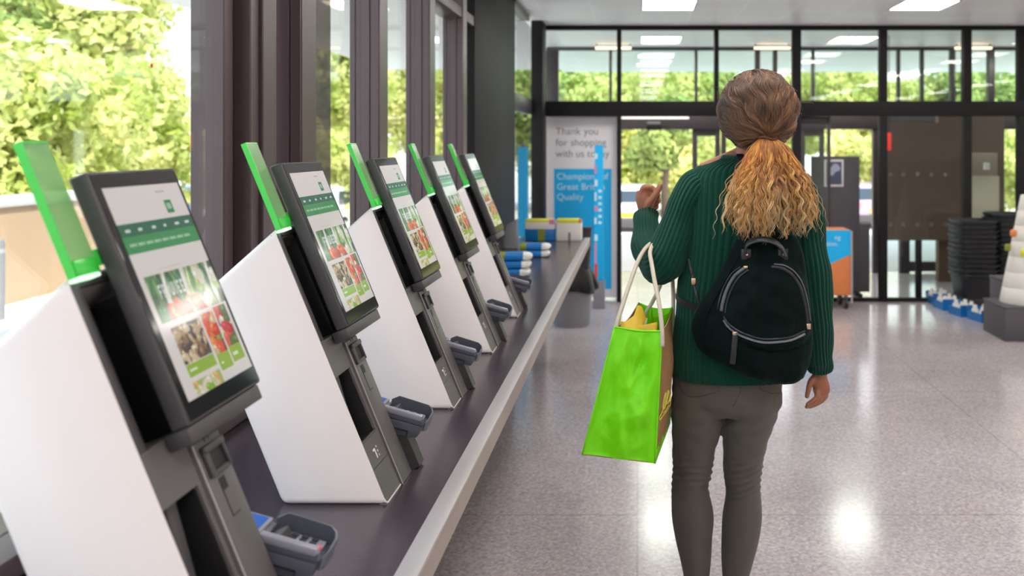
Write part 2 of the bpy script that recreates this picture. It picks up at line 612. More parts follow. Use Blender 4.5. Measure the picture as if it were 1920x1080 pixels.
sliding_door(2, fx(1298, YO), fx(1350, YO), YO + 0.0, 0.06, z1=1.74)
sliding_door(3, fx(1352, YO), fx(1405, YO), YO + 0.0, 0.06, z1=1.74)
sliding_door(4, fx(1500, YO), fx(1545, YO), YO + 0.0, 0.06, rail=0.9, z1=1.74)
# vestibule: dark brown panel wall on the right with low windows, and side wall
struct(box('wall_vestibule', M_brownwall, fx(1662, 10.2), fx(1800, 10.2), 10.16, 10.24, fz(450, 10.2), 1.80))
struct(box('wall_lobby', M_brownwall, 3.42, 4.17, 10.3, 10.4, 0.0, 1.95))
struct(box('wall_lobby_end', M_brownwall, 4.35, 6.0, 10.3, 10.4, 0.0, 1.95))
struct(box('wall_lobby_side', M_paint, 6.0, 6.1, 9.1, 10.9, 0.0, CZ))

# ceiling lamps: recessed square panels
def ceiling_lamp(x0, x1, y0, y1, label, glow=None):
    t = thing('ceiling_light', label, 'ceiling light', ((x0 + x1) / 2, (y0 + y1) / 2, CZ), 0, 'square light panels in the ceiling')
    hx, hy = (x1 - x0) / 2, (y1 - y0) / 2
    mb = MB()
    for a in ((-hx - 0.015, hx + 0.015, -hy - 0.015, -hy), (-hx - 0.015, hx + 0.015, hy, hy + 0.015), (-hx - 0.015, -hx, -hy, hy), (hx, hx + 0.015, -hy, hy)):
        mb.box(a[0], a[1], a[2], a[3], -0.008, 0)
    mb.build('frame', M_paint, t)
    box('diffuser', glow or M_lampglow, -hx, hx, -hy, hy, -0.006, -0.001, t)
    return t
lampdesc = {(0, 7.4): 'bright square ceiling light above the entrance, left of the woman',
            (1, 7.4): 'bright square ceiling light cut by the top edge, right of the woman',
            (0, 9.9): 'square ceiling light of the lobby left of the woman, behind the glass screen',
            (1, 9.9): 'square ceiling light of the lobby right of the woman, behind the glass screen'}
rows_n = ['first', 'second', 'third', 'fourth', 'fifth', 'sixth', 'seventh']
cols_n = ['first', 'second', 'third', 'fourth']
for iy, y0 in enumerate((9.9, 7.4, 4.9, 2.4, -0.1, -2.6, -5.1)):
    for ix, x0 in enumerate((0.05, 2.2, 4.35, 6.5)):
        if y0 > 9 and ix > 2:
            continue
        lab = lampdesc.get((ix, y0), 'square ceiling light, %s from the windows in the %s row from the glazed front' % (cols_n[ix], rows_n[iy]))
        ceiling_lamp(x0, x0 + 0.43, y0, y0 + 0.5, lab)
for i, (x, y) in enumerate(((0.02, 11.9), (0.0, 13.2))):
    ceiling_lamp(x, x + 0.45, y, y + 0.3, ('square light under the outdoor canopy nearest the doors', 'square light near the outer edge of the canopy')[i])
for i, (px, lab) in enumerate(((1150, 'warm bar added for light mirrored in the glass, left of the doors'), (1448, 'warm bar added for light mirrored in the glass, above the woman'), (1825, 'warm bar added for light mirrored in the glass, right end'))):
    x = fx(px, 10.6)  # added glowing bars imitate interior strip lights mirrored in the glass
    t = thing('mirrored_strip', lab, 'strip light', (x, 10.6, fz(90, 10.6)), 0, 'warm bars added for lights mirrored in the glass')
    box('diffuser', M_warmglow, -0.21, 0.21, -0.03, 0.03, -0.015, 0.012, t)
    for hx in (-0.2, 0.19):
        box('hanger', M_dark, hx, hx + 0.01, -0.005, 0.005, 0.012, CZ - fz(90, 10.6), t)  # made-up hanger holding the added bar

# ------------------------------------------------------------------ outdoors
M_pave = mat('sunlit_concrete_paving', lin(206, 200, 192), 0.85, bump=0.2, bscale=30, var=0.06, vscale=0.6)
M_asph = mat('pale_asphalt', lin(150, 148, 150), 0.9, bump=0.3, bscale=60, var=0.08, vscale=0.8)
M_conc = mat('weathered_beige_concrete', lin(176, 148, 120), 0.9, bump=0.4, bscale=12, var=0.22, vscale=1.4, stretch=(1, 1, 0.35))
M_cope = mat('pale_coping_stone', lin(205, 202, 198), 0.8, bump=0.2, bscale=20)
def ground():
    mb = MB()
    prof = [(-12, -0.03), (16, -0.03), (24, -1.0), (30, -1.17), (80, -1.2)]
    xs_ = [-60, -1.16, 9, 60]
    vs, fs = [], []
    for y, z in prof:
        for x in xs_:
            vs.append((x, y, z - (0.1 if (x in (-1.16, 9) and y < 9) else 0)))
    n = len(xs_)
    for i in range(len(prof) - 1):
        for j in range(n - 1):
            fs.append((i * n + j, i * n + j + 1, (i + 1) * n + j + 1, (i + 1) * n + j))
    mb.add(vs, fs)
    return struct(mb.build('ground', M_pave))
ground()
bw = thing('garden_wall', 'low weathered beige concrete wall outside the left windows', 'wall', (-6.4, 0, 0))
box('masonry', M_conc, -0.1, 0.1, -6, 11.2, -0.05, 0.93, bw)
box('coping', M_cope, -0.14, 0.14, -6, 11.2, 0.93, 1.03, bw, bevel=0.01)
bo = thing('bollard', 'grey bollard outside at the left edge in front of the low wall', 'bollard', (-5.86, 8.3, 0))
mb = MB(); tube(mb, [(0, 0, -0.05), (0, 0, 0.64), (0, 0, 0.68)], [0.06, 0.06, 0.05], 20); mb.build('post', M_steelgrey, bo, smooth=True, ang=0.7)
mb = MB(); tube(mb, [(0, 0, 0.56), (0, 0, 0.60)], [0.062, 0.062], 20); mb.build('band', M_alu, bo, smooth=True, ang=0.7)
lp = thing('lamp_post', 'thin white stepped post among the trees outside the left window', 'post', (-9.35, 18, -0.3))
mb = MB(); tube(mb, [(0, 0, 0), (0, 0, 2.6)], [0.06, 0.055], 12); mb.build('lower_pole', M_mark, lp, smooth=True, ang=0.7)
mb = MB(); tube(mb, [(0.02, 0, 2.56), (-0.2, 0, 2.62), (-0.21, 0, 3.3)], [0.04, 0.04, 0.035], 12); mb.build('upper_pole', M_mark, lp, smooth=True, ang=0.7)

def leaf_mat(name, a, b):
    m = bpy.data.materials.new(name)
    m.use_nodes = True
    n, l = m.node_tree.nodes, m.node_tree.links
    n.remove(n['Principled BSDF'])
    co = n.new('ShaderNodeTexCoord')
    no = n.new('ShaderNodeTexNoise'); no.inputs['Scale'].default_value = 1.2; no.inputs['Detail'].default_value = 6
    l.new(co.outputs['Object'], no.inputs['Vector'])
    r = n.new('ShaderNodeValToRGB')
    r.color_ramp.elements[0].position, r.color_ramp.elements[0].color = 0.35, a + (1,)
    r.color_ramp.elements[1].position, r.color_ramp.elements[1].color = 0.65, b + (1,)
    l.new(no.outputs['Fac'], r.inputs[0])
    d = n.new('ShaderNodeBsdfDiffuse'); t = n.new('ShaderNodeBsdfTranslucent')
    l.new(r.outputs[0], d.inputs[0]); l.new(r.outputs[0], t.inputs[0])
    mx = n.new('ShaderNodeMixShader'); mx.inputs[0].default_value = 0.4
    l.new(d.outputs[0], mx.inputs[1]); l.new(t.outputs[0], mx.inputs[2])
    l.new(mx.outputs[0], n['Material Output'].inputs[0])
    return m
M_leafA = leaf_mat('yellow_green_leaves', lin(160, 174, 80), lin(240, 236, 168))
M_leafB = leaf_mat('mid_green_leaves', lin(112, 138, 70), lin(200, 210, 134))
M_bark = mat('grey_brown_bark', lin(72, 58, 46), 0.9, bump=0.5, bscale=12)
def crown(seed, n, blobs, leaf):
    r = random.Random(seed)
    vs, fs = [], []
    for i in range(n):
        bx, by, bz, br = r.choice(blobs)
        d = Vector((r.gauss(0, 1), r.gauss(0, 1), r.gauss(0, 1))).normalized()
        rad = br * (0.55 + 0.5 * r.random() ** 0.6)
        p = Vector((bx, by, bz)) + Vector((d.x * rad, d.y * rad, d.z * rad * 0.8))
        nrm = (d + Vector((r.gauss(0, .6), r.gauss(0, .6), r.gauss(0.3, .6)))).normalized()
        a = nrm.orthogonal().normalized()
        a.rotate(Quaternion(nrm, r.random() * 6.28))
        b = nrm.cross(a)
        s = leaf * (0.6 + 0.8 * r.random())
        o = len(vs)
        vs += [p - a * s, p - b * s * 0.55, p + a * s, p + b * s * 0.55]
        fs.append((o, o + 1, o + 2, o + 3))
    return vs, fs
def make_tree(seed, h, spread, leafm, leaf=0.11, n=9000, trunk_h=None):
    r = random.Random(seed)
    th = trunk_h if trunk_h is not None else h * 0.3
    t = thing('leafy_tree', 'tree', 'tree', (0, 0, 0), 0, 'trees around the car park')
    blobs = []
    for i in range(16):
        a = r.random() * 6.28
        rr = spread * (r.random() ** 0.5) * 0.62
        z = th + (h - th) * (0.12 + 0.74 * r.random())
        blobs.append((math.cos(a) * rr, math.sin(a) * rr, z, spread * (0.26 + 0.2 * r.random())))
    blobs.append((0, 0, h - spread * 0.4, spread * 0.42))
    mb = MB()
    tube(mb, [(0, 0, -0.3), (0.05, 0, th * 0.6), (0, 0.05, th), (0.1, 0, h * 0.7)], [0.17, 0.13, 0.11, 0.04], 8)
    for b in blobs[:7]:
        tube(mb, [(0, 0.03, th * 0.9), (b[0] * 0.5, b[1] * 0.5, (th + b[2]) / 2 * 0.95), b[:3]], [0.06, 0.04, 0.015], 6)
    mb.build('trunk', M_bark, t, smooth=True)
    vs, fs = crown(seed, n, blobs, leaf)
    mb = MB(); mb.add(vs, fs)
    me_o = mb.build('crown', leafm, t)
    return t
treeA = make_tree(1, 6.0, 3.0, M_leafA, 0.11, 18000)
treeB = make_tree(2, 7.5, 3.4, M_leafA, 0.12, 20000)
treeC = make_tree(3, 6.5, 3.2, M_leafB, 0.12, 17000)
treeD = make_tree(4, 3.2, 2.6, M_leafA, 0.10, 14000, trunk_h=0.1)
treeE = make_tree(5, 4.3, 1.5, M_leafB, 0.11, 5000, trunk_h=2.0)
tree_spots = [
    # (prototype, x, y, z, label)
    ('A', -12.2, 21.0, -0.5, 'yellow-green tree outside at the right part of the first window, beside the white post'),
    ('B', -13.9, 20.5, -0.4, 'tall yellow-green tree in the middle of the first window'),
    ('B', -17.0, 23.0, -0.5, 'tall tree behind the row, left part of the first window'),
    ('C', -14.9, 17.5, -0.2, 'darker green tree at the left edge of the first window'),
    ('D', -9.6, 13.2, -0.2, 'low bright shrub tree just behind the beige wall, left edge'),
    ('D', -10.6, 17.2, -0.2, 'low bright shrub tree behind the beige wall beside the white post'),
    ('D', -12.4, 16.8, -0.2, 'low bright shrub tree behind the beige wall, middle of the first window'),
    ('B', -11.0, 29.0, -1.1, 'yellow-green tree seen through the slim gap above the second kiosk'),
    ('D', -9.4, 27.0, -1.1, 'low shrub tree beyond the white van'),
    ('A', -8.0, 34.0, -1.1, 'tree seen through the gap above the third kiosk'),
    ('C', -4.0, 38.0, -1.2, 'green tree beyond the left end of the glazed front'),
    ('A', -1.6, 36.0, -1.2, 'yellow-green tree behind the thank-you sign and the parked car'),
    ('B', 0.4, 41.0, -1.2, 'tall yellow-green tree framed by the open entrance'),
    ('E', 0.95, 31.0, -1.17, 'small tree with a dark bare trunk framed by the open entrance'),
    ('C', 3.4, 43.0, -1.2, 'green tree above the entrance left of the woman'),
    ('D', 2.2, 35.0, -1.2, 'low bright shrub tree right of the small trunk'),
    ('D', -0.3, 37.0, -1.2, 'low bright shrub tree behind the raised fist'),
    ('A', 6.6, 42.0, -1.2, 'yellow-green tree behind the head of the woman'),
    ('B', 9.6, 42.0, -1.2, 'tall yellow-green tree right of the head of the woman'),
    ('D', 8.6, 34.0, -1.2, 'low bright shrub tree seen over the grey display board'),
    ('A', 12.4, 44.0, -1.2, 'tree above the dark brown panel, left side'),
    ('C', 15.4, 43.0, -1.2, 'green tree above the dark brown panel, right side'),
    ('C', 18.6, 42.0, -1.2, 'green tree at the right edge of the upper glazing'),
    ('A', 21.6, 44.0, -1.2, 'yellow-green tree beyond the right edge of the picture'),
    ('D', 13.0, 34.0, -1.2, 'low shrub tree behind the low window on the right'),
]
protos = {'A': treeA, 'B': treeB, 'C': treeC, 'D': treeD, 'E': treeE}
used = set()
for i, (k, x, y, z, lab) in enumerate(tree_spots):
    sc_ = 0.64 if i == 0 else 1.0
    if k not in used:
        used.add(k)
        protos[k].location = (x, y, z)
        protos[k].rotation_euler = (0, 0, i * 1.3)
        protos[k]['label'] = lab
        o_ = protos[k]
    else:
        o_ = copy_thing(protos[k], (x, y, z), i * 1.3, lab)
    o_.scale = (sc_, sc_, sc_)

# cars
M_tyre = mat('tyre_rubber', lin(30, 30, 32), 0.8, bump=0.1)
M_cargl = mat('car_glass', lin(46, 58, 66), 0.08, bump=0.001)
M_plate = mat('yellow_number_plate', lin(235, 190, 40), 0.5, bump=0.01)
M_tail = mat('red_tail_light', lin(190, 26, 24), 0.3, bump=0.01)
def make_car(name, paint, label, loc, rz, h=1.45):
    t = thing(name, label, 'car', loc, rz, 'cars parked outside')
    L, W = 4.2, 1.76
    prof = [(-2.1, 0.35), (-2.1, 0.75), (-2.02, 0.95), (-1.75, h - 0.08), (-1.45, h), (0.2, h), (0.95, 0.98), (2.0, 0.80), (2.1, 0.6), (2.1, 0.3), (1.7, 0.2), (-1.8, 0.2)]
    rings = []
    for yy, s in ((-W / 2, 0.90), (-W / 2 + 0.08, 0.97), (-W / 2 + 0.2, 1.0), (W / 2 - 0.2, 1.0), (W / 2 - 0.08, 0.97), (W / 2, 0.90)):
        rings.append([(x * (0.98 + 0.02 * s), yy * (1 - 0.16 * max(0, (z - 0.9)) / 0.55), 0.2 + (z - 0.2) * s) for x, z in prof])
    mb = MB(); mb.loft(rings); mb.build('body', paint, t, smooth=True, ang=0.6)
    mb = MB()
    mb.hexa([(-2.035, -0.66, 0.99), (-2.035, 0.66, 0.99), (-2.0, 0.66, 0.99), (-2.0, -0.66, 0.99), (-1.82, -0.56, h - 0.12), (-1.82, 0.56, h - 0.12), (-1.78, 0.56, h - 0.12), (-1.78, -0.56, h - 0.12)])
    mb.build('rear_window', M_cargl, t)
    for s in (-1, 1):
        mb = MB()
        pr = [(-1.6, 0.98), (-1.4, h - 0.12), (0.15, h - 0.12), (0.72, 0.98)]
        f = lambda z: s * (W / 2 + 0.004) * (1 - 0.16 * (z - 0.9) / 0.55) * 0.985
        mb.loft([[(x, f(z), z) for x, z in pr], [(x, f(z) - s * 0.03, z) for x, z in pr]])
        mb.build('side_window', M_cargl, t)
        for x in (-1.3, 1.3):
            mb = MB(); tube(mb, [(x, s * 0.66, 0.31), (x, s * 0.87, 0.31)], [0.31, 0.31], 20, ref=(0, 0, 1))
            wl = mb.build('wheel', M_tyre, t, smooth=True, ang=0.7)
            mb = MB(); tube(mb, [(x, s * 0.86, 0.31), (x, s * 0.885, 0.31)], [0.19, 0.18], 16, ref=(0, 0, 1))
            mb.build('hub_cap', M_alu, wl, smooth=True, ang=0.7)
        box('tail_light', M_tail, -2.12, -2.06, s * 0.72 - 0.12, s * 0.72 + 0.12, 0.72, 0.9, t)
    box('bumper', M_char, -2.16, -2.05, -0.84, 0.84, 0.26, 0.5, t, bevel=0.02)
    box('number_plate', M_plate, -2.135, -2.10, -0.28, 0.28, 0.54, 0.68, t)
    return t
M_navy = mat('navy_car_paint', lin(52, 60, 92), 0.25, coat=0.5, bump=0.002)
M_bluep = mat('blue_car_paint', lin(84, 122, 176), 0.25, coat=0.5, bump=0.002)
M_whitep = mat('white_car_paint', lin(228, 228, 230), 0.3, coat=0.5, bump=0.002)
M_redp = mat('mauve_car_paint', lin(150, 130, 150), 0.3, coat=0.5, bump=0.002)
make_car('car', mat('silver_car_paint', lin(206, 209, 216), 0.3, coat=0.5, bump=0.002), 'silver car with a yellow plate parked beyond the open entrance', (-0.32, 29.5, -1.17), PI / 2)
make_car('car', M_bluep, 'light blue car beyond the end of the low wall, in the first window', (-12.6, 25, -1.0), PI / 2 - 0.3)
make_car('car', M_whitep, 'white car seen in the narrow window gap above the second kiosk', (-9.0, 27, -1.08), PI / 2 - 0.1)
make_car('car', M_redp, 'pale mauve car seen between the glass posts right of the woman', (7.7, 31, -1.17), PI / 2)

# ------------------------------------------------------------------ counter
M_ctop = mat('dark_plum_laminate', lin(66, 57, 64), 0.17, bump=0.04, bscale=260, var=0.10, vscale=14, spec=0.5)
ct = thing('counter', 'long dark laminate counter with a pale metal edge below the windows', 'counter', (-0.68, 3.2, 0))
CY0, CY1 = -1.6 - 3.2, 6.85 - 3.2
box('worktop', M_ctop, -0.315, 0.284, CY0, CY1, 0.80, 0.85, ct)
box('metal_edge', M_alu, 0.284, 0.323, CY0, CY1, 0.842, 0.851, ct, bevel=0.0015)
mb = MB()
for y0, y1 in ((CY0, -0.35), (-0.348, CY1)):
    mb.box(0.284, 0.322, y0, y1, 0.795, 0.842)
mb.build('edge_strip', M_edge, ct)
for y in (-4.2, -2.4, -0.6, 1.2, 3.0):
    mb = MB()
    mb.box(-0.31, -0.27, y, y + 0.04, 0, 0.80)
    mb.box(-0.27, 0.1, y, y + 0.04, 0.76, 0.80)
    mb.build('support_bracket', M_dark, ct, bevel=0.003)
# ------------------------------------------------------------------ self-checkout kiosks
# local frame: x towards the customer (aisle), y down the shop, z up; the near-side panel stands at y = 0
KX = -0.59                     # world x of the kiosk origin
U = Vector((-0.3792, 0, 0.9254))   # up along the sloping front
Nf = Vector((0.9254, 0, 0.3792))   # out of the sloping front
A0 = Vector((-0.4865 - KX, 0, 0))
def kp(s, t, y):
    p = A0 + U * s + Nf * t
    return Vector((p.x, y, p.z))
def sbox(mb, s0, s1, t0, t1, y0, y1, mi=0):
    """box aligned with the sloping front"""
    return mb.hexa([kp(s0, t0, y0), kp(s0, t1, y0), kp(s0, t1, y1), kp(s0, t0, y1),
                    kp(s1, t0, y0), kp(s1, t1, y0), kp(s1, t1, y1), kp(s1, t0, y1)], mi)

# --- the picture on the screens, painted into a small raster
def paint_screen():
    H, W = 300, 200
    im = np.zeros((H, W, 3))
    im[:] = lin(228, 219, 214)
    yy, xx = np.mgrid[0:H, 0:W]
    v, u = (yy + 0.5) / H, (xx + 0.5) / W
    def rect(u0, u1, v0, v1, c):
        im[(u >= u0) & (u < u1) & (v >= v0) & (v < v1)] = lin(*c)
    def ell(cu, cv, ru, rv, c, clip=None, rot=0.0):
        du, dv = (u - cu), (v - cv) * 1.5
        a, b = du * math.cos(rot) + dv * math.sin(rot), -du * math.sin(rot) + dv * math.cos(rot)
        m = (a / ru) ** 2 + (b / (rv * 1.5)) ** 2 < 1
        if clip:
            m &= (u >= clip[0]) & (u < clip[1]) & (v >= clip[2]) & (v < clip[3])
        im[m] = lin(*c)
        m2 = ((a + ru * .3) / (ru * .35)) ** 2 + ((b + rv * .45) / (rv * .45)) ** 2 < 1
        if clip:
            m2 &= (u >= clip[0]) & (u < clip[1]) & (v >= clip[2]) & (v < clip[3])
        im[m2] = lin(*[min(255, int(k * 1.15 + 25)) for k in c])
    r = random.Random(11)
    rect(0.70, 0.80, 0.085, 0.15, (38, 140, 84))
    for k in range(3):
        rect(0.725 + k * 0.02, 0.735 + k * 0.02, 0.10, 0.13, (225, 235, 225))
    for k in range(5):
        rect(0.64 + k * 0.025, 0.655 + k * 0.025, 0.035, 0.045, (150, 150, 150))
    rect(0, 1, 0.175, 0.235, (48, 108, 82))
    for k, (c, wd) in enumerate(((.07, .06), (.23, .05), (.41, .05), (.57, .035), (.73, .06), (.88, .06))):
        rect(c, c + wd, 0.20, 0.212, (215, 228, 218))
    rect(0, 1, 0.235, 0.315, (64, 150, 88))
    for k in range(40):
        if k % 5 != 4:
            rect(0.06 + k * 0.021, 0.075 + k * 0.021, 0.268, 0.28, (190, 220, 190))
    for k in range(12):
        rect(0.30 + k * 0.024, 0.315 + k * 0.024, 0.40, 0.408, (205, 196, 186))
    # hero picture
    cl = (0.06, 1.0, 0.425, 0.645)
    rect(*cl[:2], *cl[2:], (150, 158, 130))
    for k in range(18):
        c = r.choice([(64, 120, 78), (226, 222, 208), (120, 60, 60), (92, 140, 80), (190, 200, 150), (222, 222, 205), (60, 100, 70)])
        x0 = 0.06 + k * 0.054
        ell(x0, 0.52, 0.035, 0.13, c, cl, r.uniform(-0.35, 0.35))
    for k in range(16):
        c = r.choice([(208, 70, 40), (224, 98, 50), (190, 50, 36), (236, 140, 80), (120, 150, 70)])
        ell(0.22 + r.random() * 0.5, 0.575 + r.random() * 0.06, 0.05, 0.035, c, cl, r.uniform(-1, 1))
    for k in range(10):
        c = r.choice([(110, 160, 70), (160, 190, 100), (70, 120, 60), (210, 80, 50), (226, 220, 200)])
        ell(0.72 + r.random() * 0.26, 0.46 + r.random() * 0.15, 0.05, 0.04, c, cl, r.uniform(-1, 1))
    for k in range(6):
        ell(0.10 + r.random() * 0.1, 0.58 + r.random() * 0.06, 0.035, 0.035, (60, 130, 80), cl)
    # the word over the picture
    font = {'F': ('111', '100', '110', '100', '100'), 'R': ('110', '101', '110', '101', '101'), 'U': ('101', '101', '101', '101', '111'),
            'D': ('110', '101', '101', '101', '110'), 'V': ('101', '101', '101', '101', '010'), 'E': ('111', '100', '110', '100', '111'), 'O': ('111', '101', '101', '101', '111')}
    for i, ch in enumerate('FRDUVEE'):
        for a_, row in enumerate(font[ch]):
            for b_, bit in enumerate(row):
                if bit == '1':
                    rect(0.175 + i * 0.05 + b_ * 0.0125, 0.175 + i * 0.05 + (b_ + 1) * 0.0125, 0.475 + a_ * 0.0125, 0.475 + (a_ + 1) * 0.0125, (232, 232, 226))
    def photo(cl, base, cols, n, ru, rv):
        rect(*cl, base)
        for k in range(n):
            ell(cl[0] + r.random() * (cl[1] - cl[0]), cl[2] + r.random() * (cl[3] - cl[2]), ru * r.uniform(.6, 1.2), rv * r.uniform(.6, 1.2), r.choice(cols), cl, r.uniform(-1.5, 1.5))
    photo((0.13, 0.53, 0.675, 0.85), (78, 62, 58), [(196, 168, 130), (150, 116, 86), (98, 76, 70), (216, 196, 160), (70, 60, 70)], 60, 0.05, 0.022)
    rect(0.13, 0.53, 0.855, 0.91, (150, 184, 62)); rect(0.16, 0.26, 0.878, 0.888, (225, 235, 200))
    photo((0.56, 0.75, 0.665, 0.87), (96, 70, 70), [(226, 88, 50), (206, 62, 40), (232, 140, 70), (120, 140, 60), (210, 180, 140)], 30, 0.05, 0.035)
    rect(0.56, 0.75, 0.87, 0.95, (150, 184, 62)); rect(0.59, 0.63, 0.91, 0.92, (225, 235, 200))
    photo((0.77, 0.96, 0.655, 0.86), (96, 76, 86), [(206, 60, 66), (224, 96, 70), (190, 40, 50), (226, 210, 190), (90, 110, 60)], 26, 0.055, 0.04)
    rect(0.77, 0.96, 0.86, 0.94, (150, 184, 62)); rect(0.80, 0.88, 0.895, 0.91, (225, 235, 200))
    photo((0.13, 0.53, 0.935, 1.0), (170, 190, 110), [(140, 180, 70), (226, 214, 190), (226, 170, 110), (200, 200, 150)], 26, 0.05, 0.02)
    return im
SCR = paint_screen()
def screen_mesh(name, s0, s1, t, y0, y1, material, parent):
    H, W = SCR.shape[:2]
    vs = [kp(s1 + (s0 - s1) * i / H, t, y0 + (y1 - y0) * j / W) for i in range(H + 1) for j in range(W + 1)]
    fs = [(i * (W + 1) + j, (i + 1) * (W + 1) + j, (i + 1) * (W + 1) + j + 1, i * (W + 1) + j + 1) for i in range(H) for j in range(W)]
    # backing so that the lit panel has its own thickness
    me = bpy.data.meshes.new(name)
    n0 = len(vs)
    vs += [kp(s1, t - 0.0006, y0), kp(s1, t - 0.0006, y1), kp(s0, t - 0.0006, y1), kp(s0, t - 0.0006, y0)]
    fs.append((n0, n0 + 1, n0 + 2, n0 + 3))
    me.from_pydata([tuple(p) for p in vs], [], fs)
    a = me.color_attributes.new('picture', 'FLOAT_COLOR', 'CORNER')
    data = np.zeros((len(me.loops), 4), dtype=np.float32)
    data[:, 3] = 1
    cols = SCR.reshape(-1, 3)
    data[:H * W * 4, :3] = np.repeat(cols, 4, axis=0)
    a.data.foreach_set('color', data.ravel())
    me.materials.append(material)
    o = bpy.data.objects.new(name, me)
    COL.objects.link(o)
    o.parent = parent
    return o
M_screen = attr_mat('lit_screen_picture', 'picture', 0.12, emit=0.52)
def acrylic_mat():
    m = bpy.data.materials.new('green_tinted_acrylic')
    m.use_nodes = True
    n, l = m.node_tree.nodes, m.node_tree.links
    p = n['Principled BSDF']
    p.inputs['Base Color'].default_value = lin(150, 186, 138) + (1,)
    p.inputs['Emission Color'].default_value = lin(90, 170, 80) + (1,)
    p.inputs['Emission Strength'].default_value = 0.12
    p.inputs['Roughness'].default_value = 0.2
    no = n.new('ShaderNodeTexNoise'); no.inputs['Scale'].default_value = 3
    t = n.new('ShaderNodeBsdfTransparent'); t.inputs[0].default_value = (0.55, 0.78, 0.5, 1)
    mx = n.new('ShaderNodeMixShader'); mx.inputs[0].default_value = 0.42
    l.new(p.outputs[0], mx.inputs[1]); l.new(t.outputs[0], mx.inputs[2])
    l.new(mx.outputs[0], n['Material Output'].inputs[0])
    return m
M_acryl = acrylic_mat()
M_greenglow = mat('lit_green_edge', lin(48, 176, 56), 0.3, emit=0.2)
M_paleglow = mat('pale_lit_lens', lin(205, 255, 215), 0.3, emit=0.9)

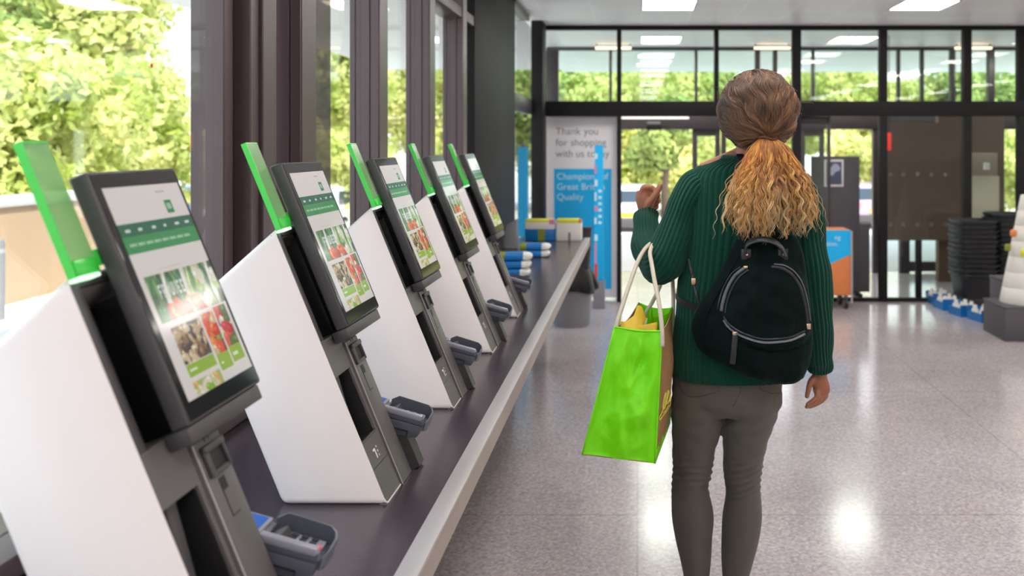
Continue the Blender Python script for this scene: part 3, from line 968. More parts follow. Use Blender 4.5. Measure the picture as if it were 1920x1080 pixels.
def make_kiosk(label):
    t = thing('checkout_kiosk', label, 'self-checkout kiosk', (KX, 0, 0.85), 0, 'row of self-checkout kiosks on the counter')
    Wd = 0.183
    # white folded shell
    A, B, C_, D = (A0.x, 0), (-0.706 - KX, 0.536), (-0.856 - KX, 0.402), (-0.6915 - KX, 0)
    bm = bmesh.new()
    r = []
    for y in (0, Wd):
        r.append([bm.verts.new((p[0], y, p[1])) for p in (A, B, C_, D)])
    bm.faces.new(r[0]); bm.faces.new(r[1][::-1])
    front = None
    for i in range(4):
        f = bm.faces.new((r[0][i], r[1][i], r[1][(i + 1) % 4], r[0][(i + 1) % 4]))
        if i == 0:
            front = f
    bmesh.ops.recalc_face_normals(bm, faces=bm.faces)
    fe = set(front.edges)
    es = [e for e in bm.edges if e not in fe]
    bmesh.ops.delete(bm, geom=[front], context='FACES_ONLY')
    bmesh.ops.bevel(bm, geom=[e for e in es if e.is_valid], offset=0.014, segments=4, profile=0.5, affect='EDGES')
    me = bpy.data.meshes.new('shell')
    bm.to_mesh(me); bm.free()
    me.polygons.foreach_set('use_smooth', [True] * len(me.polygons))
    me.set_sharp_from_angle(angle=math.radians(40))
    sh = link_mesh('shell', me, M_white, t)
    so = sh.modifiers.new('sheet', 'SOLIDIFY'); so.thickness = 0.003; so.offset = -1
    mb = MB()
    for x in (0.08, -0.06):
        tube(mb, [(x, 0.03, -0.0), (x, 0.03, 0.003)], 0.006, 10)
    # lower front: metal plate with the receipt recess
    sA, sB, sT = 0.12 / .9254, 0.246 / .9254, 0.335 / .9254
    mb = MB()
    sbox(mb, 0.0, 0.006, -0.04, 0.0, 0.003, 0.104)
    sbox(mb, 0.006, sA, -0.006, 0.0005, 0.003, 0.104)
    sbox(mb, sB, sT - 0.026, -0.006, 0.0, 0.003, 0.104)
    sbox(mb, sT - 0.026, sT - 0.02, -0.055, 0.0, 0.003, 0.18)
    sbox(mb, sA, sB, -0.006, 0.0, 0.094, 0.104)
    lower = mb.build('front_panel', M_panel, t, bevel=0.0008, seg=1)
    mb = MB()
    sbox(mb, 0.071, 0.0722, 0.0003, 0.0009, 0.006, 0.102)
    sbox(mb, sA - 0.003, sA - 0.0018, 0.0003, 0.0009, 0.006, 0.092)
    mb.build('panel_seam', M_void, lower)
    mb = MB()      # printed mark: a bar and two dots
    sbox(mb, 0.083, 0.103, 0.0006, 0.0012, 0.045, 0.049)
    sbox(mb, 0.099, 0.103, 0.0006, 0.0012, 0.036, 0.045)
    for s0 in (0.083, 0.092, 0.101):
        sbox(mb, s0, s0 + 0.004, 0.0006, 0.0012, 0.058, 0.0615)
    mb.build('printed_mark', M_mark, lower)
    # recess tray: dark pocket with a slanting chute
    mb = MB()
    sbox(mb, sA, sB, -0.052, -0.048, 0.003, 0.094)
    sbox(mb, sA, sB, -0.048, -0.006, 0.0905, 0.094)
    sbox(mb, sA - 0.003, sA, -0.048, -0.006, 0.003, 0.094)
    sbox(mb, sB, sB + 0.003, -0.048, -0.006, 0.003, 0.094)
    rec = mb.build('receipt_recess', M_void, t)
    mb = MB()
    mb.hexa([kp(sA, -0.048, 0.035), kp(sA, -0.03, 0.035), kp(sA, -0.03, 0.060), kp(sA, -0.048, 0.060),
             kp(sB, -0.048, 0.035), kp(sB, -0.014, 0.035), kp(sB, -0.014, 0.060), kp(sB, -0.048, 0.060)])
    mb.build('chute', M_char, rec, bevel=0.002)
    # upper front: narrow strip, black channel
    sTop = 0.571
    mb = MB()
    sbox(mb, sT - 0.02, sTop, -0.012, 0.001, 0.003, 0.021)
    sbox(mb, sT - 0.02, sTop - 0.03, -0.05, -0.012, 0.003, 0.021)
    sbox(mb, sTop - 0.008, sTop, -0.012, 0.001, 0.021, 0.178)
    mb.build('side_rail', M_char, t, bevel=0.0015)
    mb = MB()
    sbox(mb, sT - 0.02, sTop - 0.03, -0.056, -0.052, 0.004, 0.178)
    sbox(mb, sT - 0.02, sTop - 0.028, -0.052, -0.01, 0.11, 0.178)
    mb.build('channel', M_void, t, bevel=0.001)
    # payment column beside the plate
    sC = 0.327
    mb = MB()
    c0, c1 = 0.106, 0.183
    sbox(mb, 0.0, sC - 0.012, -0.06, 0.004, c0, c1)
    mb.hexa([kp(sC - 0.012, -0.05, c0), kp(sC - 0.012, 0.004, c0), kp(sC - 0.012, 0.004, c1), kp(sC - 0.012, -0.05, c1),
             kp(sC, -0.05, c0 + 0.002), kp(sC, -0.006, c0 + 0.002), kp(sC, -0.006, c1 - 0.002), kp(sC, -0.05, c1 - 0.002)])
    # flat foot so that the column ends on the worktop
    col = mb.build('payment_column', M_panel, t, bevel=0.0015)
    sbx = MB(); sbox(sbx, 0.0, sC - 0.012, 0.0038, 0.0052, c0, c0 + 0.0022)
    sbx.build('bright_edge', M_alu, col)
    mb = MB()      # scanner head: frame around a dark window
    h0, h1, y0, y1 = 0.262, 0.306, 0.118, 0.176
    sbox(mb, h1 - 0.010, h1, 0.004, 0.012, y0, y1)
    sbox(mb, h0, h0 + 0.006, 0.004, 0.009, y0, y1)
    sbox(mb, h0, h1, 0.004, 0.010, y0, y0 + 0.012)
    sbox(mb, h0, h1, 0.004, 0.010, y1 - 0.005, y1)
    scn = mb.build('scanner', M_char, t, bevel=0.0015)
    mb = MB(); sbox(mb, h0 + 0.004, h1 - 0.008, 0.0042, 0.0055, y0 + 0.010, y1 - 0.004)
    mb.build('scanner_window', M_void, scn)
    mb = MB()
    sbox(mb, 0.238, 0.256, 0.0035, 0.0048, 0.136, 0.152)
    sbox(mb, 0.200, 0.238, 0.0035, 0.0046, 0.136, 0.1375)
    sbox(mb, 0.200, 0.2015, 0.0035, 0.0046, 0.136, 0.158)
    mb.build('card_slot', M_void, t)
    mb = MB()      # headphone symbol, raised ring
    pts = [kp(0.3125 + 0.0065 * math.sin(a_), 0.0, 0.146 + 0.006 * math.cos(a_)) for a_ in [PI * (i / 10 * 1.3 - 0.15) for i in range(11)]]
    pts = [p + Nf * 0.0042 for p in pts]
    tube(mb, pts, 0.0008, 6)
    mb.build('headphone_mark', M_void, t)
    # monitor
    m0, m1 = 0.055, 0.279
    mb = MB(); sbox(mb, 0.346, 0.702, 0.016, 0.0415, m0, m1)
    mon = mb.build('monitor', M_char, t, bevel=0.004, seg=3)
    mb = MB(); sbox(mb, 0.350, 0.698, 0.0405, 0.0425, m0 + 0.004, m1 - 0.004)
    mb.build('monitor_glass', M_gloss, mon, bevel=0.0008, seg=1)
    screen_mesh('screen', 0.374, 0.677, 0.0430, 0.072, 0.267, M_screen, mon)
    mb = MB(); sbox(mb, 0.322, 0.3455, 0.004, 0.036, m0 + 0.002, m1 - 0.002)
    mb.build('speaker_bar', M_char, t, bevel=0.003, seg=2)
    mb = MB(); sbox(mb, 0.40, 0.58, -0.012, 0.017, 0.11, 0.18)
    mb.build('mounting_arm', M_void, t, bevel=0.002)
    # green light beacon
    mb = MB(); sbox(mb, 0.5855, 0.753, 0.0045, 0.0155, -0.001, 0.048)
    bea = mb.build('beacon', M_acryl, t, bevel=0.0008, seg=1)
    mb = MB()
    sbox(mb, 0.574, 0.753, 0.0045, 0.0155, -0.0030, -0.001)
    sbox(mb, 0.753, 0.7555, 0.0045, 0.0155, -0.0030, 0.048)
    mb.build('beacon_edge', M_greenglow, bea)
    mb = MB()
    sbox(mb, 0.5745, 0.5955, 0.004, 0.019, -0.001, 0.046)
    sbox(mb, 0.5835, 0.6055, 0.002, 0.015, 0.047, 0.078)
    mb.build('beacon_foot', M_greenglow, bea, bevel=0.003, seg=2)
    mb = MB(); sbox(mb, 0.5695, 0.5745, 0.000, 0.0165, 0.0035, 0.046)
    mb.build('beacon_lens', M_paleglow, bea, bevel=0.002, seg=2)
    # PIN pad on a bracket at the far side of the column
    th = math.radians(-15.6)
    O = Vector((-0.5415 - KX, 0.192, 0.137))
    ex = Vector((math.cos(th), 0, math.sin(th)))
    ez = Vector((-math.sin(th), 0, math.cos(th)))
    def q(a_, b_, c_):
        p = O + ex * a_ + ez * c_
        return Vector((p.x, O.y + b_, p.z))
    def pbox(mb, a0, a1, b0, b1, c0_, c1_, mi=0):
        return mb.hexa([q(a0, b0, c0_), q(a1, b0, c0_), q(a1, b1, c0_), q(a0, b1, c0_), q(a0, b0, c1_), q(a1, b0, c1_), q(a1, b1, c1_), q(a0, b1, c1_)], mi)
    mb = MB()
    pbox(mb, -0.066, 0.0, 0.006, 0.066, -0.026, -0.010)
    mb.hexa([q(0.0, 0.004, -0.056), q(0.081, 0.004, -0.050), q(0.081, 0.064, -0.050), q(0.0, 0.064, -0.056),
             q(-0.004, 0.002, -0.022), q(0.086, 0.002, -0.022), q(0.086, 0.068, -0.022), q(-0.004, 0.068, -0.022)])
    pbox(mb, -0.004, 0.086, 0.002, 0.012, -0.022, -0.006)
    pad = mb.build('card_terminal', M_pad, t, bevel=0.003, seg=2)
    mb = MB(); pbox(mb, -0.006, 0.082, 0.0, 0.015, -0.012, 0.0)
    mb.build('side_grip', M_padlight, pad, bevel=0.003, seg=2)
    mb = MB()      # hood wall round the keypad, one bent strip
    line = [(-0.004, 0.068), (0.010, 0.071), (0.078, 0.071), (0.088, 0.066), (0.093, 0.056), (0.093, 0.022), (0.089, 0.010)]
    tops = [-0.004, 0.006, 0.004, 0.000, -0.004, -0.010, -0.016]
    rings = []
    for i, (a_, b_) in enumerate(line):
        p0_, p1_ = line[max(i - 1, 0)], line[min(i + 1, len(line) - 1)]
        v = Vector((p1_[0] - p0_[0], p1_[1] - p0_[1])).normalized()
        nx, ny = -v.y * 0.0016, v.x * 0.0016
        rings.append([q(a_ - nx, b_ - ny, -0.034), q(a_ + nx, b_ + ny, -0.034), q(a_ + nx, b_ + ny, tops[i]), q(a_ - nx, b_ - ny, tops[i])])
    mb.loft(rings)
    mb.build('privacy_hood', M_pad, pad, smooth=True, ang=0.9)
    mb = MB(); pbox(mb, 0.006, 0.080, 0.022, 0.062, -0.022, -0.016)
    mb.build('keypad', M_padlight, pad, bevel=0.001, seg=1)
    for i in range(4):
        for j in range(3):
            mb = MB(); pbox(mb, 0.012 + i * 0.0155, 0.022 + i * 0.0155, 0.0245 + j * 0.0125, 0.033 + j * 0.0125, -0.016, -0.012)
            mb.build('key', M_key, pad, bevel=0.0015, seg=1)
    mb = MB(); pbox(mb, 0.073, 0.0795, 0.024, 0.034, -0.016, -0.009)
    mb.build('cancel_key', M_redkey, pad, bevel=0.0015, seg=1)
    mb = MB(); pbox(mb, -0.064, -0.008, 0.008, 0.064, -0.010, -0.004)
    mb.build('screen_bezel', M_padlight, pad, bevel=0.001, seg=1)
    mb = MB(); pbox(mb, -0.058, -0.014, 0.013, 0.059, -0.004, -0.0032)
    mb.build('terminal_screen', M_padscreen, pad)
    mb = MB()
    pbox(mb, 0.006, 0.060, 0.0005, 0.004, -0.040, -0.0385)
    pbox(mb, 0.0585, 0.060, 0.0005, 0.004, -0.050, -0.040)
    mb.build('panel_gap', M_void, pad)
    # bracket slab down to the worktop
    mb = MB()
    sbox(mb, -0.001, 0.135, -0.012, 0.018, 0.198, 0.238)
    mb.hexa([kp(0.09, -0.03, 0.182), kp(0.09, -0.005, 0.182), kp(0.09, -0.005, 0.2), kp(0.09, -0.03, 0.2),
             kp(0.13, -0.03, 0.182), kp(0.13, -0.005, 0.182), kp(0.13, -0.005, 0.2), kp(0.13, -0.03, 0.2)])
    mb.build('terminal_bracket', M_char, t, bevel=0.001, seg=1)
    return t
kio_y = [1.118, 1.760, 2.398, 3.040, 3.675]
kio_lab = ['white self-checkout kiosk nearest the camera, cut by the left edge, its card terminal showing keys',
           'second nearest white self-checkout kiosk, light streaks on its tilted screen',
           'middle self-checkout kiosk of the row of five on the counter',
           'fourth self-checkout kiosk from the camera, next to last along the counter',
           'farthest and smallest self-checkout kiosk, beside the dark window column']
k0 = make_kiosk(kio_lab[0])
k0.location.y = kio_y[0]
for y, lab in zip(kio_y[1:], kio_lab[1:]):
    copy_thing(k0, (KX, y, 0.85), 0, lab)
# ------------------------------------------------------------------ signs and goods
M_signgrey = mat('pale_grey_sign_board', lin(240, 235, 240), 0.6, bump=0.01)
M_signblue = mat('bright_blue_print', lin(0, 182, 246), 0.55, bump=0.01)
M_lettergrey = mat('grey_lettering', lin(140, 134, 140), 0.6)
M_letterwhite = mat('pale_lettering', lin(214, 240, 252), 0.6)
M_orange = mat('orange_print', lin(226, 134, 78), 0.6, bump=0.01)
M_binbag = mat('black_bin_liner', lin(12, 12, 14), 0.35, bump=0.5, bscale=30, spec=0.3)
M_blackpl = mat('matt_black_plastic', lin(34, 33, 38), 0.5, bump=0.06, bscale=60)
M_cardw = mat('white_carton', lin(232, 228, 222), 0.7, bump=0.02, bscale=60)
M_packblue = mat('blue_wrapping', lin(20, 112, 184), 0.35, bump=0.2, bscale=40)
M_packgreen = mat('olive_wrapping', lin(132, 140, 46), 0.4, bump=0.2, bscale=40)
M_yellow = mat('yellow_print', lin(228, 226, 60), 0.5)
M_pink = mat('pink_print', lin(232, 140, 180), 0.5)
M_red = mat('red_print', lin(226, 70, 50), 0.5)
M_greybox = mat('dark_grey_plinth', lin(84, 80, 86), 0.6, bump=0.03)

# thank-you sign behind the glass screen
sg = thing('entrance_sign', 'tall pale sign reading Thank you for shopping with us today over a blue panel', 'sign', (0, YF + 0.10, 0))
x0, x1 = fx(1023), fx(1157)
box('board', M_signgrey, x0, x1, 0, 0.03, 0.02, 1.83, sg, bevel=0.003)
box('blue_panel', M_signblue, fx(1037), fx(1146), -0.002, 0.0, fz(545), fz(317), sg)
def words(name, line, size, m, x, y, z, parent):
    for wd_ in line.split():
        o = text_mesh(name, wd_, size, m, (x, y, z), FACE_Y, parent)
        x = max(v.co.x for v in o.data.vertices) + size * 0.30
for i, s in enumerate(('Thank you', 'for shopping', 'with us today')):
    words('grey_word', s, 0.100, M_lettergrey, fx(1040), -0.0015, fz(252 + 21.2 * i), sg)
for i, s in enumerate(('Champions of', 'Great British', 'Quality')):
    words('white_word', s, 0.092, M_letterwhite, fx(1042), -0.0035, fz(337 + 19.5 * i), sg)
# slim blue totem standing edge-on in front of it
tt = thing('advertising_totem', 'slim blue totem with coloured lettering in front of the thank-you sign', 'totem', (-0.37, 8.62, 0))
box('panel', M_signblue, -0.035, 0.045, 0, 0.07, 0.26, 1.55, tt, bevel=0.004)
box('foot_plate', M_steelgrey, -0.05, 0.06, -0.03, 0.12, 0.0, 0.26, tt, bevel=0.004)
for i, (a, b, m) in enumerate(((0.28, 0.42, M_red), (0.42, 0.62, M_pink), (0.64, 0.70, M_letterwhite), (0.80, 0.86, M_letterwhite), (0.92, 0.97, M_pink), (1.02, 1.10, M_letterwhite), (1.16, 1.22, M_letterwhite), (1.28, 1.36, M_pink), (1.42, 1.47, M_letterwhite))):
    box('coloured_patch', m, -0.037, -0.008 - 0.01 * (i % 2), -0.002, 0.0, a, b, tt)
for i in range(6):
    box('letter_stroke', M_letterwhite, 0.0, 0.03, -0.003, 0.0, 0.80 + i * 0.06, 0.825 + i * 0.06, tt)
ttb = thing('window_banner', 'thin blue banner outside the last narrow window, built as an added panel', 'banner', (-1.19, 9.4, 0))  # added panel and pole imitate a blue sign mirrored in the glass
box('panel', M_signblue, -0.05, 0.06, 0, 0.03, 0.60, 1.53, ttb)
box('pole', M_steelgrey, -0.02, 0.02, 0.03, 0.05, 0.0, 1.56, ttb)

# swing bin
bn = thing('waste_bin', 'grey round bin with a black liner and dark hood beside the counter end', 'waste bin', (-0.563, 7.83, 0))
mb = MB(); tube(mb, [(0, 0, 0), (0, 0, 0.02), (0, 0, 0.30), (0, 0, 0.36)], [0.155, 0.158, 0.17, 0.172], 32)
mb.build('body', M_steelgrey, bn, smooth=True, ang=0.7)
mb = MB()
rings = []
for z, r, amp in ((0.30, 0.205, 0.03), (0.33, 0.21, 0.03), (0.42, 0.185, 0.02), (0.50, 0.15, 0.01), (0.53, 0.12, 0.0)):
    rings.append([Vector((math.cos(a) * (r + amp * math.sin(a * 7) * 0.5 + amp * 0.4 * math.sin(a * 13)), math.sin(a) * (r + amp * math.sin(a * 7) * 0.5), z + 0.02 * math.sin(a * 3) * (z < .35))) for a in [2 * PI * j / 48 for j in range(48)]])
mb.loft(rings)
mb.build('liner', M_binbag, bn, smooth=True)
mb = MB()
rings = []
for z, hx, hy in ((0.48, 0.125, 0.115), (0.52, 0.125, 0.115), (0.66, 0.10, 0.09), (0.80, 0.070, 0.07), (0.84, 0.066, 0.065)):
    rings.append([Vector((math.copysign(abs(math.cos(a)) ** 0.5, math.cos(a)) * hx + 0.02 + 0.085 * (z - .48) / .35, math.copysign(abs(math.sin(a)) ** 0.5, math.sin(a)) * hy, z)) for a in [2 * PI * j / 24 for j in range(24)]])
mb.loft(rings)
mb.build('hood', M_blackpl, bn, smooth=True, ang=0.8)

# goods on the counter end
def pack(name, label, loc, w_, d_, h_, rz=0.0, group='wrapped packs stacked on the counter'):
    t = thing(name, label, 'pack', loc, rz, group)
    def pill(mb, x0, x1, mi=0):
        rings = []
        for x in np.linspace(x0, x1, 6):
            k = 1.0
            rings.append([Vector((x, math.copysign(abs(math.cos(a)) ** 0.3, math.cos(a)) * d_ / 2 * k, h_ / 2 + math.copysign(abs(math.sin(a)) ** 0.35, math.sin(a)) * h_ / 2 * k)) for a in [2 * PI * j / 20 for j in range(20)]])
        mb.loft(rings)
    mb = MB(); pill(mb, -w_ * 0.28, w_ * 0.22); mb.build('blue_wrapper', M_packblue, t, smooth=True, ang=0.8)
    mb = MB(); pill(mb, -w_ * 0.5, -w_ * 0.28); mb.build('olive_end', M_packgreen, t, smooth=True, ang=0.8)
    mb = MB()
    rings = []
    for x, k in ((w_ * .22, 1.0), (w_ * .34, 0.92), (w_ * .42, 0.72), (w_ * .47, 0.35)):
        rings.append([Vector((x, math.copysign(abs(math.cos(a)) ** 0.3, math.cos(a)) * d_ / 2 * (0.6 + 0.4 * k), h_ / 2 + math.copysign(abs(math.sin(a)) ** 0.4, math.sin(a)) * h_ / 2 * k)) for a in [2 * PI * j / 20 for j in range(20)]])
    mb.loft(rings)
    mb.build('white_end', M_cardw, t, smooth=True)
    return t
pos = ['lowest', 'middle', 'topmost']
for i in range(3):
    pack('wrapped_pack', '%s blue pack of the stack just beyond the farthest kiosk' % pos[i], (-0.665 + 0.006 * i, 4.86, 0.851 + 0.042 * i), 0.19, 0.11, 0.041, 0.04 * i)
for i in range(2):
    pack('wrapped_pack', '%s pack of the shorter blue stack, nearer the white cartons' % ('lower', 'upper')[i], (-0.64 + 0.004 * i, 5.7, 0.851 + 0.042 * i), 0.19, 0.11, 0.041, -0.05 * i)
bx1 = thing('goods_box', 'blue, olive and white box with a yellow rim at the counter end', 'box', (-0.705, 6.62, 0.851), 0, 'boxes at the counter end')
mb = MB(); mb.box(-0.115, 0.10, 0, 0.14, 0, 0.085); mb.build('blue_base', M_packblue, bx1, bevel=0.003)
mb = MB(); mb.box(-0.115, 0.10, 0, 0.14, 0.085, 0.135); mb.build('white_middle', M_cardw, bx1, bevel=0.003)
mb = MB(); mb.box(-0.115, 0.09, 0, 0.14, 0.135, 0.152); mb.build('yellow_rim', M_yellow, bx1, bevel=0.003)
box('olive_stripe', M_packgreen, -0.02, 0.03, -0.001, 0.0, 0.0, 0.085, bx1)
box('pink_patch', M_pink, 0.06, 0.102, -0.001, 0.02, 0.12, 0.155, bx1)
bx2 = thing('goods_box', 'white carton with yellow and orange rim at the counter corner', 'box', (-0.50, 6.62, 0.851), 0, 'boxes at the counter end')
mb = MB(); mb.box(-0.09, 0.09, 0, 0.14, 0, 0.13); mb.build('carton', M_cardw, bx2, bevel=0.003)
mb = MB(); mb.box(-0.09, 0.07, -0.001, 0.14, 0.13, 0.155); mb.build('yellow_rim', M_yellow, bx2, bevel=0.003)
box('orange_patch', M_orange, 0.07, 0.092, -0.001, 0.05, 0.13, 0.155, bx2)
box('grey_figure', M_steelgrey, -0.005, 0.012, -0.0015, 0.0, 0.0, 0.06, bx2)
st = thing('card_holder', 'grey wedge shaped holder standing under the last narrow window', 'holder', (-0.86, 6.1, 0.851))
mb = MB(); mb.hexa([(-0.05, 0, 0), (0.05, 0, 0), (0.05, 0.1, 0), (-0.05, 0.1, 0), (-0.03, 0.04, 0.16), (0.045, 0.04, 0.2), (0.045, 0.08, 0.2), (-0.03, 0.08, 0.16)])
mb.build('wedge', M_steelgrey, st, bevel=0.006)
mb = MB(); mb.box(-0.03, 0.03, -0.006, 0.0, 0.0, 0.02); mb.build('lip', M_steelgrey, st, bevel=0.002)
hp = thing('folded_bag', 'dark folded bag with pink print on the bin hood side', 'bag', (-0.50, 7.60, 0.0))
# dark display board with the poster, right of the woman
M_frost = glass_mat('smoked_door_glass', tint=(0.16, 0.15, 0.16), refl=0.12, rough=0.08, milky=0.10)
db = thing('display_board', 'dark grey free-standing board carrying a white framed poster', 'board', (0, 9.35, 0))
bx0, bx1_ = fx(1521, 9.35), fx(1612, 9.35)
box('panel', M_greybox, bx0, bx1_, 0, 0.03, 0.03, fz(293, 9.35), db, bevel=0.004)
for x in (bx0, bx1_ - 0.04):
    box('foot', M_black, x, x + 0.04, -0.12, 0.16, 0, 0.03, db)
ps = thing('poster', 'white framed poster with a pale cloud shape on dark blue', 'poster', (0, 9.345, 0))
box('frame', M_signgrey, fx(1545, 9.35), fx(1581, 9.35), -0.012, 0.004, fz(350, 9.35), fz(299, 9.35), ps, bevel=0.003)
box('print', mat('slate_blue_print', lin(78, 84, 112), 0.5, var=0.2, vscale=4), fx(1549, 9.35), fx(1577.5, 9.35), -0.014, -0.012, fz(346, 9.35), fz(303, 9.35), ps)
mb = MB()
for ci_, (cx, cz, r) in enumerate(((1566, 312, 0.035), (1562, 318, 0.04), (1569, 316, 0.032), (1558, 325, 0.028))):
    c = Vector((fx(cx, 9.35), -0.0145 - 0.0012 * ci_, fz(cz, 9.35)))
    mb.loft([[c + Vector((math.cos(a) * r, dy, math.sin(a) * r * 0.8)) for a in [2 * PI * j / 20 for j in range(20)]] for dy in (0, -0.0008)])
mb.build('cloud', mat('pale_print', lin(178, 184, 200), 0.6), ps)
# blue and orange display trolley
tr = thing('display_trolley', 'wheeled display with blue and orange slanted print right of the woman', 'trolley', (1.86, 8.55, 0))
mb = MB(); mb.box(-0.32, 0.155, 0, 0.30, 0.13, 0.75); mb.build('box', M_orange, tr, bevel=0.008)
mb = MB()
mb.loft([[Vector(p) for p in ((-0.318, yy, 0.30), (0.153, yy, 0.52), (0.153, yy, 0.748), (-0.318, yy, 0.748))] for yy in (-0.002, 0.001)])
mb.build('blue_print', M_signblue, tr)
for i, s in enumerate(('ng', 'ation.')):
    text_mesh('lettering', s, 0.06, M_letterwhite, (0.0 if i == 0 else -0.10, -0.003, 0.66 - 0.06 * i), FACE_Y, tr)
for y in (-0.012, 0.302):
    box('corner_post', M_alu, 0.153, 0.168, y, y + 0.012, 0.06, 0.74, tr)
for x in (-0.27, 0.11):
    for y in (0.03, 0.27):
        mb = MB(); tube(mb, [(x - 0.014, y, 0.055), (x + 0.014, y, 0.055)], [0.055, 0.055], 20, ref=(0, 0, 1))
        wl = mb.build('wheel', M_blackpl, tr, smooth=True, ang=0.7)
        mb = MB(); tube(mb, [(x - 0.017, y, 0.055), (x + 0.017, y, 0.055)], [0.03, 0.03], 16, ref=(0, 0, 1)); mb.build('hub', M_steelgrey, wl, smooth=True, ang=0.7)
        box('fork', M_steelgrey, x - 0.02, x + 0.02, y - 0.01, y + 0.01, 0.10, 0.13, tr)

# stacks of shopping baskets by the glass
def basket_mesh():
    mb = MB()
    def loop(hx, hy, z, n=32):
        return [Vector((math.copysign(abs(math.cos(a)) ** 0.35, math.cos(a)) * hx, math.copysign(abs(math.sin(a)) ** 0.35, math.sin(a)) * hy, z)) for a in [2 * PI * j / n for j in range(n)]]
    mb.loft([loop(0.135, 0.18, 0.0), loop(0.165, 0.215, 0.195), loop(0.178, 0.228, 0.2), loop(0.178, 0.228, 0.225), loop(0.168, 0.218, 0.228), loop(0.160, 0.21, 0.20), loop(0.130, 0.175, 0.008)], cap0=True, cap1=True)
    return mb
bt0 = None
n_names = ['bottom', 'second', 'third', 'fourth', 'fifth', 'sixth', 'seventh', 'eighth', 'ninth', 'tenth', 'eleventh', 'top']
for col_, (bxx, byy, nb, z0, lab) in enumerate(((3.22, 8.72, 12, 0.10, 'left'), (3.58, 8.78, 12, 0.16, 'right'))):
    for i in range(nb):
        label = 'black shopping basket, %s of the %s stack by the glass' % (n_names[i], lab)
        z = z0 + 0.046 * i
        if bt0 is None:
            bt0 = thing('shopping_basket', label, 'basket', (bxx, byy, z), 0, 'nested black shopping baskets')
            basket_mesh().build('tub', M_blackpl, bt0, smooth=True, ang=0.8)
            mb = MB(); tube(mb, [(-0.182, -0.02, 0.21), (-0.186, -0.12, 0.222), (-0.14, -0.236, 0.226), (0.14, -0.236, 0.226), (0.186, -0.12, 0.222), (0.182, -0.02, 0.21)], 0.006, 8, k=3)
            mb.build('handle', M_blackpl, bt0, smooth=True)
        else:
            copy_thing(bt0, (bxx + 0.003 * ((i * 7) % 5 - 2), byy, z), 0.01 * ((i * 5) % 3 - 1), label)
for i, (x, y, hh) in enumerate(((3.22, 8.72, 0.10), (3.58, 8.78, 0.16))):
    t = thing('basket_base', ('low', 'tall')[i] + ' black base under the %s stack of baskets' % ('left', 'right')[i], 'base', (x, y, 0))
    box('platform', M_blackpl, -0.15, 0.15, -0.19, 0.19, 0.02, hh, t, bevel=0.01)
    for k_ in (-1, 1):
        box('runner', M_blackpl, -0.15, 0.15, k_ * 0.15 - 0.02, k_ * 0.15 + 0.02, 0, 0.02, t)
# blue bottle trays on the floor
tr0 = None
for i, (x, y) in enumerate(((3.02, 8.92), (3.0, 8.60), (3.04, 8.28), (3.12, 8.02))):
    lab = 'blue tray of white-capped bottles on the floor, %s of four' % ('farthest', 'third nearest', 'second nearest', 'nearest')[i]
    if tr0 is None:
        tr0 = thing('bottle_tray', lab, 'tray', (x - 0.06, y, 0), 0, 'blue trays in a row on the floor')
        mb = MB()
        mb.box(-0.09, 0.09, -0.11, 0.11, 0, 0.012)
        mb.box(-0.09, 0.09, -0.11, -0.1, 0.012, 0.105); mb.box(-0.09, 0.09, 0.10, 0.11, 0.012, 0.105)
        mb.box(-0.09, -0.08, -0.10, 0.10, 0.012, 0.075); mb.box(0.08, 0.09, -0.10, 0.10, 0.012, 0.075)
        mb.build('tray', M_packblue, tr0)
        for a in (-0.045, 0.045):
            for b in (-0.055, 0.055):
                mb = MB(); tube(mb, [(a, b, 0.012), (a, b, 0.09), (a, b, 0.105), (a, b, 0.13)], [0.03, 0.03, 0.018, 0.016], 14)
                bo_ = mb.build('bottle', M_cardw, tr0, smooth=True, ang=0.8)
    else:
        copy_thing(tr0, (x - 0.06, y, 0), 0.08 * i, lab)
# plinths and tiered white display at the right edge
pl = thing('plinth', 'dark grey box plinth in front of the basket stacks', 'plinth', (3.17, 7.55, 0))
box('carcass', M_greybox, -0.10, 0.12, 0, 0.35, 0, 0.40, pl, bevel=0.004)
box('lid', M_greybox, -0.105, 0.125, -0.005, 0.355, 0.40, 0.42, pl, bevel=0.004)
cb = thing('carton', 'pale carton with grey curved stripes between the two plinths', 'carton', (3.40, 7.68, 0))
box('carton_body', M_cardw, -0.09, 0.10, 0, 0.3, 0, 0.27, cb, bevel=0.004)
mb = MB()
for k_ in range(3):
    tube(mb, [(-0.07 + k_ * 0.05, -0.002, 0.02), (-0.06 + k_ * 0.05, -0.002, 0.12), (-0.02 + k_ * 0.05, -0.002, 0.25)], 0.008, 6, k=4)
mb.build('stripes', M_steelgrey, cb, smooth=True)
cbt = thing('display_tray', 'dark brown tray lying on the pale striped carton', 'tray', (3.40, 7.68, 0.27))
box('base', M_brownwall, -0.1, 0.11, 0, 0.3, 0, 0.02, cbt)
box('rim', M_brownwall, -0.1, 0.11, -0.004, 0.0, 0, 0.09, cbt)
pl2 = thing('plinth', 'dark plinth carrying the white tiered display at the right edge', 'plinth', (3.055, 7.15, 0))
box('carcass', M_greybox, -0.155, 0.40, 0, 0.45, 0, 0.262, pl2, bevel=0.004)
box('lid', M_greybox, -0.16, 0.405, -0.005, 0.455, 0.262, 0.27, pl2, bevel=0.002)
td = thing('tiered_display', 'white tapering display of stacked tiers at the right edge', 'display', (3.21, 7.39, 0.27))
rr = 0.245
